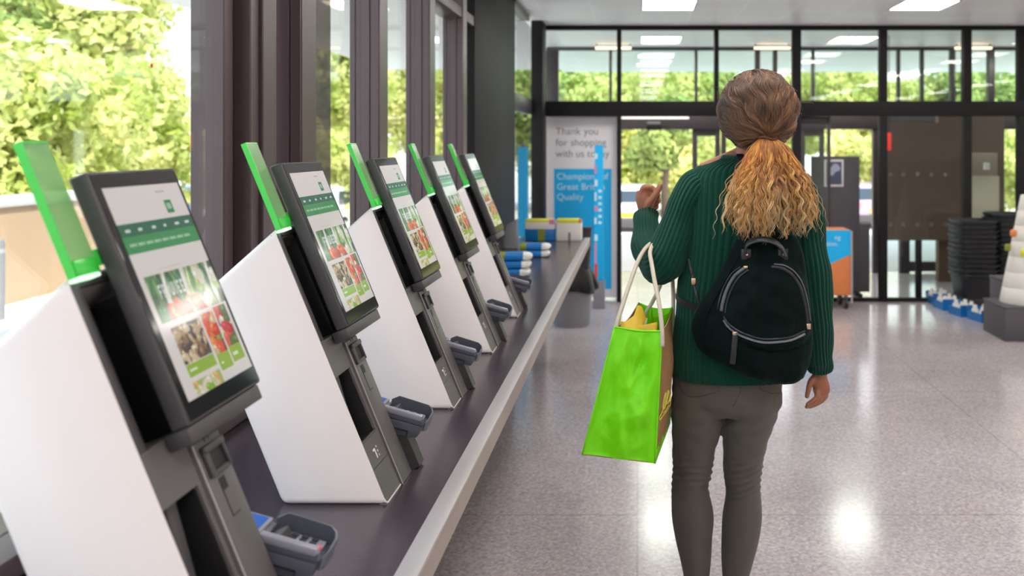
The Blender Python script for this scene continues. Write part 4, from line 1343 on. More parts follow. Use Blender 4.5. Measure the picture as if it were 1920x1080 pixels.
for i in range(7):
    z = i * 0.125
    r1 = 0.245 - 0.024 * i
    mb = MB()
    mb.loft([[Vector((math.cos(a) * r, math.sin(a) * r * 0.85, zz)) for a in [2 * PI * j / 28 for j in range(28)]] for r, zz in ((r1, z), (r1 + 0.004, z + 0.006), (r1 - 0.018, z + 0.118), (r1 - 0.022, z + 0.125))])
    mb.build('tier', M_cardw, td, smooth=True, ang=0.8)
for i, (a, z, m) in enumerate(((-2.2, 0.42, M_yellow), (-2.6, 0.57, M_orange), (-1.9, 0.70, M_pink), (-2.9, 0.45, M_packgreen))):
    mb = MB()
    c = Vector((math.cos(a) * 0.215, math.sin(a) * 0.185, z))
    tube(mb, [c + Vector((0, 0, -0.03)), c + Vector((0, 0, -0.02)), c + Vector((0, 0, 0.02)), c + Vector((0, 0, 0.03))], [0.01, 0.026, 0.026, 0.01], 12)
    mb.build('ornament', m, td, smooth=True)
# lobby furniture behind the glass
cab = thing('service_cabinet', 'beige cabinet with a dispenser behind the glass at the right', 'cabinet', (fx(1845, 10), 10.0, 0))
box('carcass', mat('beige_laminate', lin(206, 190, 172), 0.5, bump=0.02), -0.17, 0.17, 0, 0.28, 0.0, fz(330, 10), cab, bevel=0.005)
box('top_box', mat('taupe_laminate', lin(170, 150, 136), 0.5, bump=0.02), -0.16, 0.16, 0.02, 0.28, fz(330, 10), fz(287, 10), cab, bevel=0.005)
mb = MB(); tube(mb, [(0.02, -0.02, fz(318, 10)), (0.02, -0.02, fz(305, 10))], [0.035, 0.03], 12)
mb.build('dispenser', M_cardw, cab, smooth=True, ang=0.8)
rs = thing('red_sign', 'narrow vertical red sign behind the glass panel', 'sign', (fx(1667.5, 9.8), 9.8, 0))
box('plate', mat('red_lit_plate', lin(236, 40, 30), 0.4, emit=0.6), -0.022, 0.022, 0, 0.02, fz(282, 9.8), fz(249, 9.8), rs, bevel=0.008)
box('hanger', M_black, -0.004, 0.004, 0.005, 0.012, fz(249, 9.8), CZ, rs)
tl = thing('lobby_unit', 'dim grey sloping unit behind the glass right of the red sign', 'unit', (fx(1720, 9.6), 9.6, 0))
mb = MB(); mb.hexa([(-0.16, 0, 0), (0.42, 0, 0), (0.42, 0.3, 0), (-0.16, 0.3, 0), (-0.03, 0.05, 0.0), (0.42, 0.05, 0.0), (0.42, 0.3, 0.0), (-0.03, 0.3, 0.0)])
bpy.data.objects.remove(tl)
# small fittings
rd = thing('sticker', 'tiny red dot stuck on the first window pane', 'sticker', (-1.0535, 1.966, 1.722))
mb = MB(); tube(mb, [(0, 0, 0), (0.0006, 0, 0)], [0.0042, 0.0042], 16, ref=(0, 0, 1)); mb.build('dot', M_red, rd)
ds = thing('door_sensor', 'small dark motion sensor above the open entrance', 'sensor', (fx(1226, 10.9), 10.9, 1.76))
mb = MB(); mb.box(-0.09, 0.09, -0.06, 0.02, -0.03, 0.02); mb.build('housing', M_black, ds, bevel=0.01)
mb = MB(); mb.box(-0.08, 0.08, -0.01, 0.0, 0.045, 0.075); mb.build('label_plate', M_steelgrey, ds)
hl = thing('door_light', 'long thin white light under the beam above the entrance', 'strip light', (fx(1228, 9.1), 9.1, ZB0 - 0.002))
box('diffuser', mat('soft_white_strip', lin(255, 250, 242), 0.4, emit=0.9), -0.34, 0.34, -0.02, 0.02, -0.022, 0, hl)
wb = thing('wall_box', 'small white box fixed on the black post by the front screen', 'control box', (-0.93, 8.86, 0))
box('casing', M_cardw, -0.03, 0.03, 0, 0.04, fz(157), fz(127), wb, bevel=0.004)
bpy.data.objects.remove(hp)

dbl = box('lower_panel', M_greybox, fx(1588, 9.4) , fx(1630, 9.4), 0.03, 0.06, 0.03, fz(420, 9.4), db, bevel=0.004)
box('foot', M_black, fx(1600, 9.4), fx(1600, 9.4) + 0.04, -0.06, 0.16, 0, 0.03, db)
# frosted dots on the fixed pane right of the woman
pn = [o for o in bpy.data.objects if o.name.startswith('window_') and abs(o.bound_box[0][0] - (posts[4][0] + posts[4][1] / 2)) < 1e-3 and o.bound_box[0][2] < 0.1][0]
mb = MB()
for py in (327, 421):
    for px in (1669, 1693, 1720, 1746, 1772):
        c = Vector((fx(px), YF - 0.0055, fz(py)))
        mb.loft([[c + Vector((math.cos(a) * 0.022, dy, math.sin(a) * 0.022)) for a in [2 * PI * j / 18 for j in range(18)]] for dy in (0, 0.0008)])
mb.build('dot_pattern', mat('frosted_dots', lin(96, 88, 86), 0.6, bump=0.01), pn)['kind'] = 'stuff'
# ------------------------------------------------------------------ the woman walking to the doors
PD = 2.65                       # distance of her back from the camera
M_skin = mat('brown_skin', lin(158, 100, 74), 0.5, bump=0.05, bscale=300, var=0.08, vscale=10)
M_sweater = mat('dark_green_ribbed_wool', lin(5, 62, 48), 0.9, bump=0.25, bscale=700, sheen=0.15, spec=0.2, var=0.15, vscale=120)
M_trouser = mat('grey_olive_twill', lin(86, 80, 73), 0.8, bump=0.25, bscale=900, var=0.05, vscale=40, sheen=0.1)
M_seam = mat('darker_trouser_seam', lin(70, 66, 60), 0.85)
M_shoe = mat('black_leather_shoe', lin(32, 30, 32), 0.4, bump=0.05)
M_sole = mat('white_rubber_sole', lin(220, 218, 214), 0.6)

def P(px, py, d=PD, dy=0.0):
    d2 = d + dy
    return Vector(((px - 1195) * d2 / FPX, d2, EYE - (py - 272) * d2 / FPX))
def limb(mb, spec, n=20, k=5, ref=(0, 1, 0), fn=None, cap=True):
    """spec rows: (point, r_side, r_depth)"""
    rows = catmull([tuple(p) + (a, b) for p, a, b in spec], k)
    rings = tube_rings([r[:3] for r in rows], [(r[3], r[4]) for r in rows], n, ref, fn)
    mb.loft(rings)
    return rings
S = PD / FPX                    # metres per pixel at her distance

def leg_rows(side, grow=0.0):
    if side == 'L':
        rows = [(1316, 735, 50, 62), (1313, 780, 53, 62), (1310, 820, 48.5, 57), (1305, 860, 42.5, 51), (1302, 908, 38, 44), (1298, 928, 35.5, 41), (1298, 950, 37, 40),
                (1303, 995, 41, 44), (1305, 1035, 36.5, 41), (1309, 1080, 30, 35), (1311, 1130, 23, 27), (1312, 1180, 19, 23), (1312, 1215, 19, 24)]
        dy = 0.10
    else:
        rows = [(1416, 735, 52, 62), (1418, 780, 51, 62), (1409, 820, 46.5, 56), (1403, 860, 41.5, 50), (1400, 908, 36.5, 43), (1401, 940, 33.5, 40), (1401, 965, 35.5, 40),
                (1399, 995, 38.5, 43), (1395, 1035, 36.5, 41), (1389, 1080, 31, 35), (1384, 1130, 23, 27), (1380, 1180, 19, 23), (1379, 1215, 19, 24)]
        dy = 0.06
    out = []
    for px, py, a, b in rows:
        out.append((P(px, py) + Vector((0, 0.105 if side == 'L' else 0.10, 0)), a * S + grow, b * S + grow))
    return out
def hip_rows(grow=0.0):
    rows = [(1383, 640, 108, 70), (1376, 690, 108, 74), (1370, 730, 107, 80), (1367, 765, 104, 78), (1366, 790, 92, 60)]
    return [(P(px, py) + Vector((0, 0.11, 0)), a * S + grow, b * S + grow) for px, py, a, b in rows]

wm = thing('person', 'woman seen from behind in a green ribbed sweater and grey trousers, long curly ponytail', 'person', (0, 0, 0))

# --- body: one continuous surface (torso, neck, head with a face, arms, hands with fingers, legs, feet)
HEAD = P(1424, 214, 2.70)       # centre of the skull
def finger(mb, pts, r0, r1):
    pts = [Vector(p) for p in pts]
    n = len(pts)
    rows = [tuple(p) + (r0 + (r1 - r0) * i / (n - 1),) for i, p in enumerate(pts)]
    q = catmull(rows, 4)
    pp = [x[:3] for x in q]
    rr = [x[3] for x in q]
    d0 = (Vector(pp[-1]) - Vector(pp[-2])).normalized()
    pp.append(tuple(Vector(pp[-1]) + d0 * r1 * 0.5)); rr.append(r1 * 0.86)
    pp.append(tuple(Vector(pp[-2]) + d0 * r1 * 0.9)); rr.append(r1 * 0.45)
    rings = tube_rings(pp, rr, 12)
    mb.loft(rings)
def ellipsoid(mb, c, rx, ry, rz, fn=None, nu=28, nv=18):
    rings = []
    for i in range(1, nv):
        ph = PI * i / nv
        ring = []
        for j in range(nu):
            th = 2 * PI * j / nu
            d = Vector((math.sin(ph) * math.cos(th), math.sin(ph) * math.sin(th), math.cos(ph)))
            k = fn(d) if fn else 1
            ring.append(Vector(c) + Vector((d.x * rx, d.y * ry, d.z * rz)) * k)
        rings.append(ring)
    mb.loft(rings)
body = MB()
# torso (kept inside the clothes)
limb(body, [(P(1372, 745, dy=0.11), 0.150, 0.098), (P(1376, 690, dy=0.11), 0.150, 0.095), (P(1384, 620, dy=0.11), 0.135, 0.085), (P(1388, 550, dy=0.11), 0.125, 0.080),
            (P(1393, 480, dy=0.11), 0.140, 0.090), (P(1400, 410, dy=0.11), 0.150, 0.095), (P(1405, 350, dy=0.11), 0.150, 0.085), (P(1408, 322, dy=0.11), 0.110, 0.06), (P(1410, 300, dy=0.10), 0.062, 0.055), (P(1412, 285, dy=0.09), 0.056, 0.056)], 28)
limb(body, [(P(1410, 330, dy=0.10), 0.06, 0.055), (P(1411, 290, dy=0.09), 0.052, 0.054), (P(1417, 255, dy=0.07), 0.050, 0.055), (HEAD, 0.05, 0.05)], 20)
# trapezius slope on the left
limb(body, [(P(1412, 288, dy=0.10), 0.04, 0.035), (P(1370, 303, dy=0.10), 0.032, 0.034), (P(1320, 326, dy=0.10), 0.034, 0.035)], 14)
limb(body, [(P(1412, 288, dy=0.10), 0.04, 0.035), (P(1452, 306, dy=0.10), 0.032, 0.034), (P(1500, 336, dy=0.10), 0.034, 0.035)], 14)
# skull and jaw; the face looks down the shop (+Y)
ellipsoid(body, HEAD, 0.076, 0.094, 0.098)
ellipsoid(body, HEAD + Vector((0, 0.038, -0.062)), 0.056, 0.062, 0.062)
limb(body, [(HEAD + Vector((0, 0.094, 0.012)), 0.008, 0.008), (HEAD + Vector((0, 0.104, -0.016)), 0.011, 0.010), (HEAD + Vector((0, 0.112, -0.034)), 0.016, 0.011), (HEAD + Vector((0, 0.098, -0.044)), 0.014, 0.009)], 12, 3)
ellipsoid(body, HEAD + Vector((0, 0.094, -0.066)), 0.023, 0.011, 0.0065)
ellipsoid(body, HEAD + Vector((0, 0.092, -0.077)), 0.020, 0.011, 0.0065)
for s_ in (-1, 1):
    ellipsoid(body, HEAD + Vector((s_ * 0.031, 0.083, 0.020)), 0.022, 0.010, 0.006)
    ellipsoid(body, HEAD + Vector((s_ * 0.031, 0.078, 0.0)), 0.014, 0.012, 0.010)
    ellipsoid(body, HEAD + Vector((s_ * 0.078, 0.004, -0.012)), 0.008, 0.018, 0.032)
    ellipsoid(body, HEAD + Vector((s_ * 0.040, 0.062, -0.035)), 0.022, 0.022, 0.024)
# left arm: hangs out, elbow bent, forearm raised forward
LA = [(1312, 352, 2.76, 30), (1284, 400, 2.75, 26), (1260, 450, 2.73, 27), (1243, 492, 2.72, 26), (1228, 482, 2.77, 25), (1217, 448, 2.83, 22), (1213, 414, 2.88, 17), (1213, 396, 2.905, 16)]
limb(body, [(P(x, y, d), r * S, r * S) for x, y, d, r in LA], 18)
RA = [(1498, 356, 2.76, 28), (1512, 410, 2.755, 26), (1518, 460, 2.75, 27), (1527, 550, 2.74, 25), (1534, 620, 2.76, 20), (1538, 680, 2.78, 15), (1537, 705, 2.785, 14)]
limb(body, [(P(x, y, d), r * S, r * S) for x, y, d, r in RA], 18)
# left hand: loose fist held up, back of the hand to the left, thumb over the curled fingers
def LH(px, py, dd=0.0):
    return P(px, py, 2.91 + dd)
limb(body, [(LH(1212, 404), .019, .024), (LH(1210, 388), .026, .030), (LH(1209, 370), .030, .034), (LH(1209, 357), .026, .032)], 18, 4)
finger(body, [LH(1204, 362, -.022), LH(1207, 352, -.026), LH(1222, 352, -.030), LH(1228, 360, -.026), LH(1222, 366, -.018)], 0.0105, 0.008)   # index
finger(body, [LH(1206, 364, 0.0), LH(1210, 353, -.002), LH(1228, 357, -.004), LH(1233, 368, -.002), LH(1226, 373, 0.0)], 0.0105, 0.0085)
finger(body, [LH(1207, 370, .020), LH(1212, 360, .022), LH(1230, 368, .020), LH(1234, 378, .016), LH(1226, 382, .012)], 0.010, 0.008)
finger(body, [LH(1208, 380, .034), LH(1214, 372, .038), LH(1229, 380, .034), LH(1231, 389, .028), LH(1223, 391, .022)], 0.009, 0.0075)
finger(body, [LH(1213, 390, -.022), LH(1221, 377, -.040), LH(1230, 363, -.046), LH(1238, 349, -.044)], 0.0135, 0.0092)      # thumb
# right hand: hanging, palm seen, fingers bent forward and to the left
def RHp(px, py, dd=0.0):
    return P(px, py, 2.785 + dd)
limb(body, [(RHp(1538, 694), .020, .017), (RHp(1537, 710), .024, .018), (RHp(1540, 726), .027, .016), (RHp(1540, 738), .025, .014)], 18, 4)
finger(body, [RHp(1531, 732, -.010), RHp(1532, 744, -.014), RHp(1524, 751, -.018), RHp(1514, 758, -.020)], 0.0095, 0.0065)
finger(body, [RHp(1537, 736, -.002), RHp(1538, 749, -.004), RHp(1526, 757, -.008), RHp(1512, 763, -.010)], 0.0095, 0.0065)
finger(body, [RHp(1543, 736, .010), RHp(1544, 748, .012), RHp(1532, 757, .012), RHp(1518, 763, .010)], 0.009, 0.0065)
finger(body, [RHp(1547, 732, .020), RHp(1549, 743, .026), RHp(1540, 752, .028), RHp(1528, 758, .028)], 0.008, 0.006)
finger(body, [RHp(1529, 706, -.004), RHp(1520, 716, -.010), RHp(1516, 730, -.014), RHp(1513, 743, -.014)], 0.0115, 0.0075)   # thumb
# legs and feet
for side in 'LR':
    limb(body, [(p, a - 0.008, b - 0.008) for p, a, b in leg_rows(side)], 22, 4)
    an = leg_rows(side)[-1][0]
    limb(body, [(an + Vector((0, -0.02, 0.02)), .028, .032), (an + Vector((0, 0.0, -0.03)), .03, .036), (Vector((an.x, an.y + 0.06, 0.045)), .034, .034), (Vector((an.x, an.y + 0.14, 0.035)), .036, .024), (Vector((an.x, an.y + 0.18, 0.03)), .028, .015)], 16, 4, ref=(0, 0, 1))
bme = remesh(body, 0.0030, 3)
# natural colour: fingertips and lips a little redder
bo_ = link_mesh('body', bme, M_skin, wm)
for s_ in (-1, 1):
    mb = MB(); ellipsoid(mb, HEAD + Vector((s_ * 0.031, 0.0855, 0.001)), 0.0085, 0.0055, 0.0065, nu=14, nv=10)
    ey = mb.build('eye', M_cardw, bo_, smooth=True)
    mb = MB(); ellipsoid(mb, HEAD + Vector((s_ * 0.031, 0.0898, 0.001)), 0.004, 0.002, 0.004, nu=12, nv=8)
    mb.build('iris', mat('brown_iris', lin(60, 36, 22), 0.2), ey, smooth=True)
mb = MB()
ellipsoid(mb, HEAD + Vector((0, 0.0965, -0.066)), 0.021, 0.0105, 0.0058, nu=16, nv=8)
ellipsoid(mb, HEAD + Vector((0, 0.0945, -0.077)), 0.018, 0.0105, 0.0058, nu=16, nv=8)
mb.build('lips', mat('rose_lips', lin(150, 84, 76), 0.4), bo_, smooth=True)

# --- trousers
tr_ = MB()
for side in 'LR':
    limb(tr_, [(p, a, b) for p, a, b in leg_rows(side, 0.0)][:13], 32, 6)
limb(tr_, hip_rows(0.0), 36, 5)
for px, sx in ((1318, 1), (1416, -1)):      # seat
    ellipsoid(tr_, P(px, 745, dy=0.082), 0.083, 0.060, 0.082)
tme = remesh(tr_, 0.0055, 4)
n = len(tme.vertices)
co = np.empty(n * 3); tme.vertices.foreach_get('co', co); co = co.reshape(-1, 3)
no = np.empty(n * 3); tme.vertices.foreach_get('normal', no); no = no.reshape(-1, 3)
def zpx(py):
    return EYE - (py - 272) * S
zz = co[:, 2]
left = co[:, 0] < (1362 - 1195) * S
th_ = np.arctan2(co[:, 1] - 2.76, co[:, 0] - np.where(left, (1303 - 1195) * S, (1402 - 1195) * S))
w1 = np.exp(-((zz - zpx(913)) / 0.055) ** 2)
wr = np.sin((zz + 0.010 * np.sin(th_ * 2 + left * 1.3)) * 300 + 1.2 * np.sin(th_ * 1.5 + 2 * left)) * w1 * 0.0028
w2 = np.exp(-((zz - zpx(790)) / 0.05) ** 2)
wr += np.sin((zz + 0.03 * np.abs(np.sin(th_))) * 130 + left * 2) * w2 * 0.0016
wr += 0.0012 * np.sin(zz * 95 + co[:, 0] * 60) * np.exp(-((zz - zpx(850)) / 0.08) ** 2)
wr += 0.0010 * np.sin(zz * 160 + co[:, 0] * 40) * np.exp(-((zz - zpx(735)) / 0.06) ** 2)
co += no * wr[:, None]
tme.vertices.foreach_set('co', co.ravel()); tme.update()
tro = link_mesh('trousers', tme, M_trouser, wm)
def bvh_of(*objs):
    vs, fs = [], []
    for o in objs:
        k_ = len(vs)
        vs += [v.co.copy() for v in o.data.vertices]
        fs += [tuple(i + k_ for i in p.vertices) for p in o.data.polygons]
    return BVHTree.FromPolygons(vs, fs)
def drape(tree, pts, d=PD, off=0.001, k=5):
    """lay a line, given by what it covers in the picture, on a surface facing the camera"""
    q = catmull([(a, b) for a, b in pts], k)
    out = []
    for a, b in q:
        o = Vector((0, 0, EYE)); dr = (P(a, b) - o).normalized()
        h = tree.ray_cast(o + dr * 1.2, dr)
        if h[0] is not None and h[0].y < 3.4:
            out.append(h[0] - dr * off)
    return out
tb = bvh_of(tro)
for name, pts in (('back_seam', [(1391, 712), (1386, 740), (1375, 762)]), ('pocket_seam', [(1272, 690), (1276, 728), (1296, 744), (1335, 738), (1348, 728), (1349, 690)]),
                  ('pocket_seam', [(1424, 712), (1425, 728), (1450, 738), (1474, 735)]), ('side_seam', [(1264, 700), (1262, 800), (1266, 880)]), ('yoke_seam', [(1268, 708), (1330, 700), (1390, 712)])):
    q = drape(tb, pts, off=0.0002)
    if len(q) > 3:
        mb = MB(); tube(mb, q, 0.0011, 6); mb.build(name, M_seam, tro, smooth=True)
# --- shoes
for side in 'LR':
    an = leg_rows(side)[-1][0]
    mb = MB()
    limb(mb, [(Vector((an.x, an.y - 0.045, 0.05)), .026, .030), (Vector((an.x, an.y - 0.02, 0.06)), .034, .045), (Vector((an.x, an.y + 0.03, 0.062)), .038, .047), (Vector((an.x, an.y + 0.10, 0.048)), .042, .034),
              (Vector((an.x, an.y + 0.17, 0.038)), .043, .026), (Vector((an.x, an.y + 0.205, 0.032)), .028, .016)], 20, 4, ref=(0, 0, 1))
    tube(mb, [Vector((an.x, an.y - 0.005, 0.06)), Vector((an.x, an.y - 0.005, 0.115))], [0.04, 0.038], 20)
    so_ = mb.build('shoe', M_shoe, wm, smooth=True)
    mb = MB()
    rings = []
    for z in (0.0, 0.016, 0.02):
        rings.append([Vector((an.x + math.cos(a) * 0.046 * (1 if math.sin(a) < 0 else 1), an.y + 0.08 + math.copysign(abs(math.sin(a)) ** 0.8, math.sin(a)) * 0.135, z)) for a in [2 * PI * j / 28 for j in range(28)]])
    mb.loft(rings); mb.build('sole', M_sole, so_, smooth=True, ang=0.8)

# --- sweater: ribbed body and sleeves, one garment mesh with real ribs
def rib(nr, amp):
    def f(u, th):
        s_ = math.sin(nr * th / 2.0)
        return 1 + amp * (abs(s_) ** 0.7 * 2 - 1)
    return f
sw = MB()
TR = [  # y, left x, right x, depth half (m), y-centre offset
    (701, 1263, 1504, 0.137, 0.112), (690, 1261.5, 1505, 0.137, 0.112), (676, 1262, 1504, 0.135, 0.112), (640, 1263, 1502, 0.124, 0.112), (600, 1265, 1500, 0.111, 0.112), (560, 1268, 1499, 0.106, 0.111), (520, 1273, 1500, 0.106, 0.110),
    (480, 1277, 1504, 0.110, 0.110), (430, 1281, 1512, 0.114, 0.110), (390, 1283, 1518, 0.112, 0.110), (355, 1284, 1519, 0.104, 0.108), (332, 1288, 1512, 0.092, 0.106),
    (318, 1298, 1500, 0.080, 0.104), (309, 1314, 1488, 0.070, 0.102), (302, 1334, 1474, 0.062, 0.100), (297, 1347, 1464, 0.058, 0.098), (294, 1352, 1460, 0.052, 0.098)]
rows = catmull([(y, a, b, dp, cy) for y, a, b, dp, cy in TR], 7)
NT_ = 384
nrib = 54
rings = []
for ri, (y, a, b, dp, cy) in enumerate(rows):
    t_ = ri / (len(rows) - 1)
    c = P((a + b) / 2, y, dy=cy)
    hx = (b - a) / 2 * c.y / FPX
    slope = 0.0
    ring = []
    for j in range(NT_):
        th = 2 * PI * j / NT_
        cs, sn = math.cos(th), math.sin(th)
        ex_ = 0.80
        X = math.copysign(abs(cs) ** ex_, cs) * hx
        Y = math.copysign(abs(sn) ** 0.92, sn) * dp
        s_ = abs(math.sin(nrib * th / 2.0)) ** 0.8
        rad = 0.0058 * (s_ - 0.6)
        if t_ < 0.03:
            rad *= 0.8
        fold = 0.004 * noise.noise(Vector((X * 9 + 3, Y * 9, c.z * 5))) + 0.003 * math.sin(c.z * 26 + X * 18) * (0.4 + 0.6 * (y > 520))
        nx, ny = cs, sn
        p = Vector((c.x + X + nx * (rad + fold), c.y + Y + ny * (rad + fold), c.z))
        # right shoulder a little lower than the left
        if y < 345:
            p.z -= max(0, (X / max(hx, 1e-3))) * 0.022 * min(1, (345 - y) / 30)
        ring.append(p)
    rings.append(ring)
sw.loft(rings, cap0=False, cap1=False)
# inner hem and neckband
def sleeve(spec, nr, amp, n=192, k=9, seedv=0.0, reflect=(0, 1, 0)):
    rows_ = catmull([tuple(P(x, y, d)) + (a * S, b * S) for x, y, d, a, b in spec], k)
    L = len(rows_)
    pts = [Vector(r[:3]) for r in rows_]
    base = tube_rings(pts, [(r[3], r[4]) for r in rows_], n, reflect)
    out = []
    for i, ring in enumerate(base):
        c = pts[i]
        new = []
        for j, p in enumerate(ring):
            th = 2 * PI * j / n
            d_ = (p - c).normalized()
            s_ = abs(math.sin(nr * th / 2.0)) ** 0.8
            f = 0.0056 * (s_ - 0.6) * amp + 0.006 * noise.noise(p * 14 + Vector((seedv, 0, 0))) + 0.0022 * math.sin(i / L * 30 + math.sin(th + seedv) * 2.2)
            new.append(p + d_ * f)
        out.append(new)
    sw.loft(out, cap0=True, cap1=False)
    # turned-in cuff
    inn = [c_ + (pts[-1] - c_) * 0.16 for c_ in out[-1]]
    inn2 = [c_ + (pts[-1] - c_) * 0.30 + (pts[-3] - pts[-1]) * 0.8 for c_ in out[-1]]
    sw.loft([out[-1], inn, inn2], cap0=False, cap1=False)
    return out
sleeve([(1322, 336, 2.755, 27, 40), (1304, 350, 2.755, 34, 46), (1286, 380, 2.75, 33, 46), (1274, 415, 2.745, 33.5, 42), (1260, 455, 2.73, 36.5, 41), (1247, 487, 2.725, 38.5, 40), (1234, 494, 2.745, 38, 38),
        (1220, 474, 2.79, 34, 34), (1213, 445, 2.835, 28.5, 29), (1212, 420, 2.87, 24, 25), (1212, 402, 2.895, 22, 23)], 26, 1.0)
sleeve([(1478, 344, 2.755, 26, 40), (1496, 358, 2.755, 34, 45), (1507, 390, 2.75, 35.5, 44), (1512, 440, 2.745, 36, 42), (1520, 500, 2.735, 36, 40), (1526, 555, 2.735, 35.5, 38), (1532, 610, 2.75, 30, 34), (1536, 655, 2.765, 26, 29),
        (1538, 678, 2.775, 24, 26), (1538, 694, 2.78, 23.5, 25)], 25, 1.0, seedv=4.0)
# ribbed neckband
rings = []
for (y, a, b, dp) in ((300, 1343, 1468, 0.064), (294, 1349, 1462, 0.059), (290, 1353, 1458, 0.054), (296, 1358, 1453, 0.048)):
    c = P((a + b) / 2, y, dy=0.098)
    hx = (b - a) / 2 * c.y / FPX
    ring = []
    for j in range(192):
        th = 2 * PI * j / 192
        k_ = 1 + 0.02 * math.sin(40 * th)
        p = Vector((c.x + math.cos(th) * hx * k_, c.y + math.sin(th) * dp * k_, c.z - max(0, math.cos(th)) * 0.015))
        ring.append(p)
    rings.append(ring)
sw.loft(rings, cap0=False, cap1=False)
swo = sw.build('sweater', M_sweater, wm, smooth=True)

# --- hair: dark curly head hair pulled to a tie, blond curls below it
M_hair = attr_mat('curly_hair', 'strand', 0.48, spec=0.35, bump=0.15, bscale=500, sheen=0.1)
HC = P(1423, 208, 2.665) + Vector((0, 0.02, 0))
RX, RY, RZ = 0.116, 0.118, 0.118
TIE = P(1434, 262, 2.655) + Vector((0, -0.088, 0)) + Vector((0, 0.02, 0))
rh = random.Random(5)
mb = MB()
def cap_fn(d):
    k = 1.0
    if d.z < -0.3:
        k -= 0.10 * (-d.z - 0.3)
    return k * 0.97
ellipsoid(mb, HC, RX * 0.955, RY * 0.95, RZ * 0.955, None, 48, 32)
mb.c = [lin(58, 38, 30)] * len(mb.v)
dark = [lin(52, 34, 28), lin(70, 46, 36), lin(88, 60, 46), lin(116, 78, 56), lin(142, 96, 64), lin(166, 116, 76)]
TD = (TIE - HC); TD = Vector((TD.x / RX, TD.y / RY, TD.z / RZ)).normalized()
E1 = TD.orthogonal().normalized()
E2 = TD.cross(E1)
def head_strand(start, w_, pr):
    """path over the head from start to the tie; the waves are shared by neighbours so the hair flows in locks"""
    ax = start.cross(TD)
    if ax.length < 1e-3:
        return
    ang = start.angle(TD)
    ax.normalize()
    N_ = 22
    az = math.atan2(start.dot(E2), start.dot(E1))
    ca, sa = math.cos(az), math.sin(az)
    nz = noise.noise(Vector((ca * 2.2, sa * 2.2, 1.0)))
    nz2 = noise.noise(Vector((ca * 5.0, sa * 5.0, 6.0)))
    q, cols, radii = [], [], []
    lift = 1.0 + rh.uniform(-0.02, 0.03) + 0.035 * nz2
    jit = rh.gauss(0, 0.25)
    kk = rh.uniform(0.7, 1.35)
    for i in range(N_ + 1):
        t = i / N_
        rem = ang * (1 - t)                       # angle left to the tie
        d = start.copy(); d.rotate(Quaternion(ax, ang * t))
        env = min(1, rem / 0.7) ** 0.8
        wav = math.sin(rem * 7.0 + 5 * nz + jit) + 0.5 * math.sin(rem * 13.0 + 7 * nz2 + jit)
        d = (d + ax * 0.050 * env * wav).normalized()
        k = lift + 0.028 * env * math.sin(rem * 9.0 + 6 * nz2 + 1.0 + jit) - (max(0, 0.30 - rem) * 0.22)
        q.append(HC + Vector((d.x * RX, d.y * RY, d.z * RZ)) * k)
        lum = 0.5 + 0.5 * noise.noise(Vector((ca * 4, sa * 4, rem * 2.2)))
        warm = min(1, max(0, 0.30 + 0.5 * lum + 0.35 * d.x + 0.25 * (1 - rem / 2.0)))
        base = [a_ * (1 - warm) + b_ * warm for a_, b_ in zip(pr[0], pr[1])]
        cols.append(tuple(c * kk * (0.16 + 0.85 * lum) for c in base))
        radii.append(w_ * (0.4 + 0.6 * math.sin(PI * min(1, 0.1 + t * 0.8)) ** 0.5))
    rr_ = tube_rings(q, radii, 4, ref=(q[0] - HC))
    mb.loft(rr_, cols=[c for c in cols for _ in range(4)])
for i in range(3400):
    while True:
        d = Vector((rh.gauss(0, 1), rh.gauss(0, 1), rh.gauss(0, 1))).normalized()
        if d.y > 0.25 and d.z < 0.35:
            continue
        if d.y > -0.1 and d.z < -0.45:
            continue
        if d.dot(TD) > 0.80:
            continue
        break
    head_strand(d, rh.uniform(0.0010, 0.0022), (rh.choice(dark[:3]), rh.choice(dark[3:])))
for i in range(90):       # loose fly-away hairs
    d = Vector((rh.uniform(-1, 1), rh.uniform(-0.8, 0.4), rh.uniform(-0.3, 1))).normalized()
    p0 = HC + Vector((d.x * RX, d.y * RY, d.z * RZ))
    tdir = Vector((rh.gauss(0, 1), rh.gauss(0, 1), rh.gauss(0, 1)))
    tdir = (tdir - d * tdir.dot(d) * 0.8).normalized()
    q = [p0 + tdir * 0.012 * j + d * (0.004 * math.sin(j * 0.8)) for j in range(6)]
    rr_ = tube_rings(q, [0.0006] * 6, 3)
    mb.loft(rr_, cols=[dark[3]] * 18)
hair = mb.build('hair', M_hair, wm, smooth=True, colattr='strand')

mb = MB()
